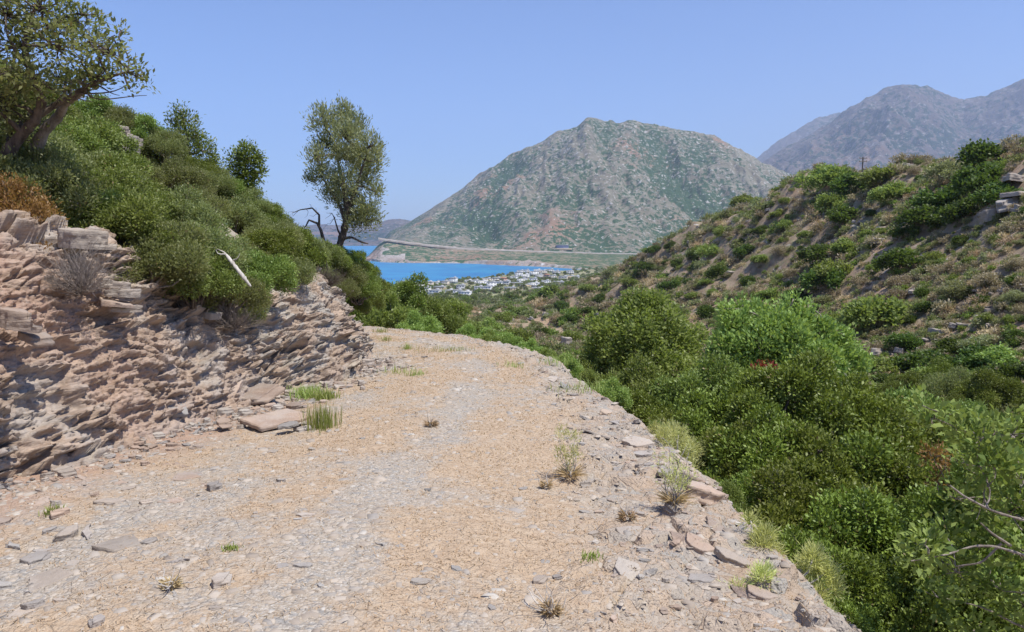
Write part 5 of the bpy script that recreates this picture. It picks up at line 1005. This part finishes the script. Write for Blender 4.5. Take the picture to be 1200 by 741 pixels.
# outcrops: pale rocks standing out of the slope
oc = [(1190,215,2.4,'uppermost pale rock at the right border'),(1193,232,2.6,'broad pale rock ledge at the right border below the uppermost one'),(1180,247,2.2,'whitish slab below the big bush cluster'),(1160,262,1.8,'long pale ledge under the big bush cluster'),(1197,250,2.2,'pale rock cut by the right border'),(932,272,1.6,'white boulder in the middle of the ridge slope'),(930,269,.9,'small white rock beside the white boulder'),(1033,268,1.3,'whitish slab left of the big bush cluster'),(1030,286,1.5,'grey slab below the whitish one'),(1037,262,.9,'small grey rock above the whitish slab'),
      (820,268,2.6,'white rock on the crest of the lower ridge'),(832,263,2.2,'second white rock on the crest of the lower ridge'),(843,259,1.8,'rightmost white rock on the crest of the lower ridge'),(722,318,3.0,'pale rock on the far end of the ridge'),(655,398,1.2,'grey rock at the foot of the scree'),(662,404,1.4,'dark edged grey rock at the foot of the scree'),(668,396,1.0,'pale rock above the dark edged one'),(652,408,1.1,'lowest grey rock of the scree'),(1103,393,1.1,'flat pale ledge above the shaded overhang'),(1130,382,1.0,'pale rock right of the shaded overhang'),(1120,386,.8,'rounded pale rock over the shaded overhang'),(1028,418,.8,'white rock left of the shaded overhang'),(1170,275,1.2,'pale stone on the slope under the right border rocks'),(955,232,1.0,'grey stone near the ridge line'),(1070,345,1.0,'pale stone beside the dry grey bush'),(745,345,2.0,'grey rock on the lower slope'),(640,372,1.8,'pale rock near the village side of the slope'),(700,375,1.5,'grey rock in the middle of the lower slope')]
pp, o2 = hit([c[0] for c in oc], [c[1] for c in oc])
for k, (c, p) in enumerate(zip(oc, pp)):
    o = stone('outcrop', p + (0, 0, .02 * c[2]), c[2] * 1.2, (rng.uniform(-.1, .1), rng.uniform(.0, .3), rng.uniform(0, 6.28)), ('stone_pale', 'stone_grey')[k % 3 == 2], 1 + k, 1.3); tag(o, c[3], 'rock', 'rock outcrops on the far slope')
# rubble of the far slope (uncountable)
def rubble():
    r = np.random.default_rng(95); n = 9000; th = r.uniform(0, .62, n); R = np.exp(r.uniform(math.log(36), math.log(420), n)); x, y = R * np.sin(th), R * np.cos(th); z, *_ = terrain(x, y, False); k = fbm2(x, y, 7, 4, 99) > .2; x, y, z = x[k], y[k], z[k]
    return scatter_nodes('rubble', np.stack([x, y, z + .08], 1), np.clip(r.lognormal(-.7, .5, len(x)), .15, 1.3) * np.clip(np.hypot(x, y) / 120, .7, 2), [STONES['stone_pale'][k_] for k_ in (1, 3, 4)] + [STONES['stone_grey'][4]], 8)
rubble()
# ------------------------------------------------------------------ telegraph pole
def pole():
    p = at(1010, 213, 150); p[2] = gz(p[0], p[1]) ; u, v = proj(p); top = at(1010, 184, 150)[2]; root = empty('telegraph_pole', p); tag(root, 'weathered wooden telegraph pole with two short crossarms on the ridge', 'telegraph pole'); h = top - p[2]; m, t, pb = new_mat('pole_wood'); pb.inputs['Base Color'].default_value = (.09, .075, .06, 1); mi, t, pb = new_mat('insulator'); pb.inputs['Base Color'].default_value = (.25, .27, .25, 1)
    tb = Tubes(); tb.add([(0, 0, -.3), (0, 0, h * .5), (0, 0, h)], [.15, .13, .11], 8); mobj('post', tb.mesh('post', m), root)
    for z in (h - .25, h - .85):
        a = Tubes(); a.add([(-.75, -.14, z), (0, -.14, z), (.75, -.14, z)], [.06, .07, .06], 6); ao = mobj('crossarm', a.mesh('crossarm', m), root)
        for x in (-.65, .65): i = Tubes(); i.add([(x, -.14, z + .05), (x, -.14, z + .15), (x, -.14, z + .25)], [.03, .06, .03], 6); mobj('insulator', i.mesh('insulator', mi), ao)
pole()

# ------------------------------------------------------------------ the village by the bay
def flat(name, c, rough=.8):
    m, t, p = new_mat(name); b = NB(t); n = b.noise(b.coord(), .8, 3, .6); b.inp(p.inputs['Base Color'], b.mix(b.ramp(n, .3, .7), [x * .88 for x in c], c)); p.inputs['Roughness'].default_value = rough; return m
WL = {'white': flat('plaster_white', (.78, .77, .74)), 'cream': flat('plaster_cream', (.70, .60, .46)), 'pink': flat('plaster_pink', (.62, .42, .33)), 'grey': flat('plaster_grey', (.55, .55, .54)), 'ochre': flat('plaster_ochre', (.58, .46, .30))}
RFm = {'grey': flat('roof_grey', (.52, .52, .52)), 'red': flat('roof_tile', (.42, .20, .12)), 'white': flat('roof_white', (.74, .73, .71))}
GLS = flat('window_glass', (.07, .10, .14), .3); BLU = flat('blue_shutter', (.10, .22, .42)); DOORM = flat('door_wood', (.20, .13, .08))
def box(x0, x1, y0, y1, z0, z1):
    V = np.array([(x, y, z) for z in (z0, z1) for y in (y0, y1) for x in (x0, x1)], float); return V, np.array([(0, 2, 3, 1), (4, 5, 7, 6), (0, 1, 5, 4), (2, 6, 7, 3), (0, 4, 6, 2), (1, 3, 7, 5)])
def boxes(name, bs, mat):
    V, F, o = [], [], 0
    for b_ in bs: v_, f_ = box(*b_); V.append(v_); F.append(f_ + o); o += 8
    return mesh_from(name, np.concatenate(V), np.concatenate(F), mat, link=False)
def house_proto(w, d, h, wall, roof, fl, balcony, shutters):
    parts = [('wall', boxes('wall', [(-w/2, w/2, -d/2, d/2, -2, h)], WL[wall]))]
    if roof == 'red':
        V = np.array([(-w/2-.4, -d/2-.4, h), (w/2+.4, -d/2-.4, h), (w/2+.4, d/2+.4, h), (-w/2-.4, d/2+.4, h), (-w/2+1.5, 0, h+1.8), (w/2-1.5, 0, h+1.8)]); parts.append(('roof', mesh_from('roof', V, [np.array([(0, 1, 5, 4), (2, 3, 4, 5), (0, 3, 2, 1)]), np.array([(1, 2, 5), (3, 0, 4)])], RFm['red'], link=False)))
    else: parts.append(('roof', boxes('roof', [(-w/2-.25, w/2+.25, -d/2-.25, d/2+.25, h, h+.25), (-w/2-.25, w/2+.25, -d/2-.25, -d/2-.05, h+.25, h+.8), (-w/2-.25, w/2+.25, d/2+.05, d/2+.25, h+.25, h+.8), (w/4-1.5, w/4+1.5, -1.5, 1.5, h+.25, h+2.4)], RFm[roof])))
    n = max(2, int(w / 3.2)); wins = []
    for f in range(fl):
        z = 1.0 + f * (h / fl)
        for i in range(n): x = -w/2 + w * (i + .5) / n; wins.append(boxes('window', [(x-.6, x+.6, -d/2-.05, -d/2+.1, z, z+1.3)], BLU if shutters and i % 2 else GLS))
        for i in range(2): y = -d/4 + i * d/2; wins.append(boxes('window', [(w/2-.1, w/2+.05, y-.6, y+.6, z, z+1.3)], GLS)); wins.append(boxes('window', [(-w/2-.05, -w/2+.1, y-.6, y+.6, z, z+1.3)], GLS))
    parts += [('window', m_) for m_ in wins]; parts.append(('door', boxes('door', [(-.5, .5, -d/2-.06, -d/2+.1, 0, 2.1)], DOORM)))
    if balcony: parts.append(('balcony', boxes('balcony', [(-w/2, w/2, -d/2-1.5, -d/2-.07, h/fl-.15, h/fl), (-w/2, w/2, -d/2-1.5, -d/2-1.4, h/fl, h/fl+.9)], WL['white'])))
    return parts
HP = [(house_proto(11, 9, 6.2, 'white', 'grey', 2, True, False), 'white two storey flat roofed house'), (house_proto(9, 8, 3.4, 'white', 'white', 1, False, False), 'small white single storey house'), (house_proto(12, 9, 6.4, 'cream', 'grey', 2, True, False), 'cream two storey house'), (house_proto(13, 9, 6.2, 'white', 'white', 2, True, True), 'white blue shuttered house'),
      (house_proto(9, 8, 6.0, 'pink', 'red', 2, False, False), 'pinkish house with a tiled roof'), (house_proto(15, 10, 3.6, 'ochre', 'grey', 1, False, False), 'low ochre building'), (house_proto(12, 9, 9.0, 'white', 'grey', 3, True, False), 'tall white three storey building'), (house_proto(10, 9, 6.2, 'grey', 'grey', 2, False, False), 'grey two storey house')]
hs = [(474,337,3),(484,340,7),(492,341,6),(498,344,0),(505,347,1),(489,349,1),(510,350,0),(480,345,1),(521,337,2),(531,335,6),(540,341,7),(536,347,0),(527,345,1),(545,349,3),(557,336,0),(565,337,3),(571,334,2),(576,340,6),(584,338,0),(590,333,4),(582,333,2),(561,343,7),(571,343,0),(593,337,7),(549,334,1),(603,331,0),(608,328,6),(615,329,3),(612,334,0),(620,326,1),(626,327,6),(632,329,7),(625,333,0),(636,325,2),(641,329,4),(648,330,2),(617,339,5),(626,339,3),(632,342,5),(606,337,5),(610,323,0),(617,322,0),(630,322,3),(638,321,1),(645,323,0),(660,331,2),(668,325,0),(676,329,1),(668,329,5),(655,335,5),(515,341,5),(598,342,5),(640,336,0),(652,325,7),(502,338,2),(512,336,1)]
hpts, hok = hit([h[0] for h in hs], [h[1] for h in hs], 500, 1900, 900); hitems = []
for k, ((u, v, pi_), p) in enumerate(zip(hs, hpts)):
    yy = float(np.interp(v, [320, 324, 330, 336, 342, 350], [1600, 1480, 1300, 1150, 1000, 850])); p = np.array([(u - 600) / FPX * yy, yy, 0]); p[2] = gz(p[0], p[1])
    if p[2] < -79.4: p[1] *= .97; p[0] *= .97; p[2] = max(gz(p[0], p[1]), -79)
    root = empty('house', p); root.rotation_euler = (0, 0, rng.uniform(-.5, .5)); parts, lb = HP[pi_]; hitems.append((root, p, lb)); s_ = rng.uniform(.92, 1.15); root.scale = (s_, s_, .85)
    for nm, me in parts: mobj(nm, me, root)
label_all(hitems, [('the left village end', 478, 340), ('the bend shrubs', 505, 348), ('the middle waterfront', 570, 335), ('the farthest houses', 640, 322), ('the dry field', 612, 340), ('the right village end', 672, 328), ('the village centre', 540, 342)], '', 'house', 'houses of the seaside village')
# villa above the coast road, ruined wall in the ravine
rt = empty('house', at(659, 290, 2262)); tag(rt, 'lone blue grey building just above the coast road across the bay', 'house')
for nm, me in [('wall', boxes('wall', [(-17, 17, -6, 6, -6, 6)], flat('wall_blue', (.22, .25, .38)))), ('roof', boxes('roof', [(-18, 18, -7, 7, 6, 7)], RFm['grey'])), ('terrace', boxes('terrace', [(-30, 26, -16, -6.2, -7, -3)], WL['ochre']))]: mobj(nm, me, rt)
pr_ = np.array([(586 - 600) / FPX * 470, 470.0, 0]); pr_[2] = gz(pr_[0], pr_[1]); o = mobj('stone_wall', boxes('stone_wall', [(-5, -1.2, -.6, .6, -1, 4.2), (-1.2, 2, -.6, .6, -1, 2.0), (2, 5, -.6, .6, -1, 1.2), (-5, -4, .6, 6, -1, 3)], WL['ochre']), None, tuple(pr_)); tag(o, 'pale ruined wall standing at the edge of the olive grove', 'wall')
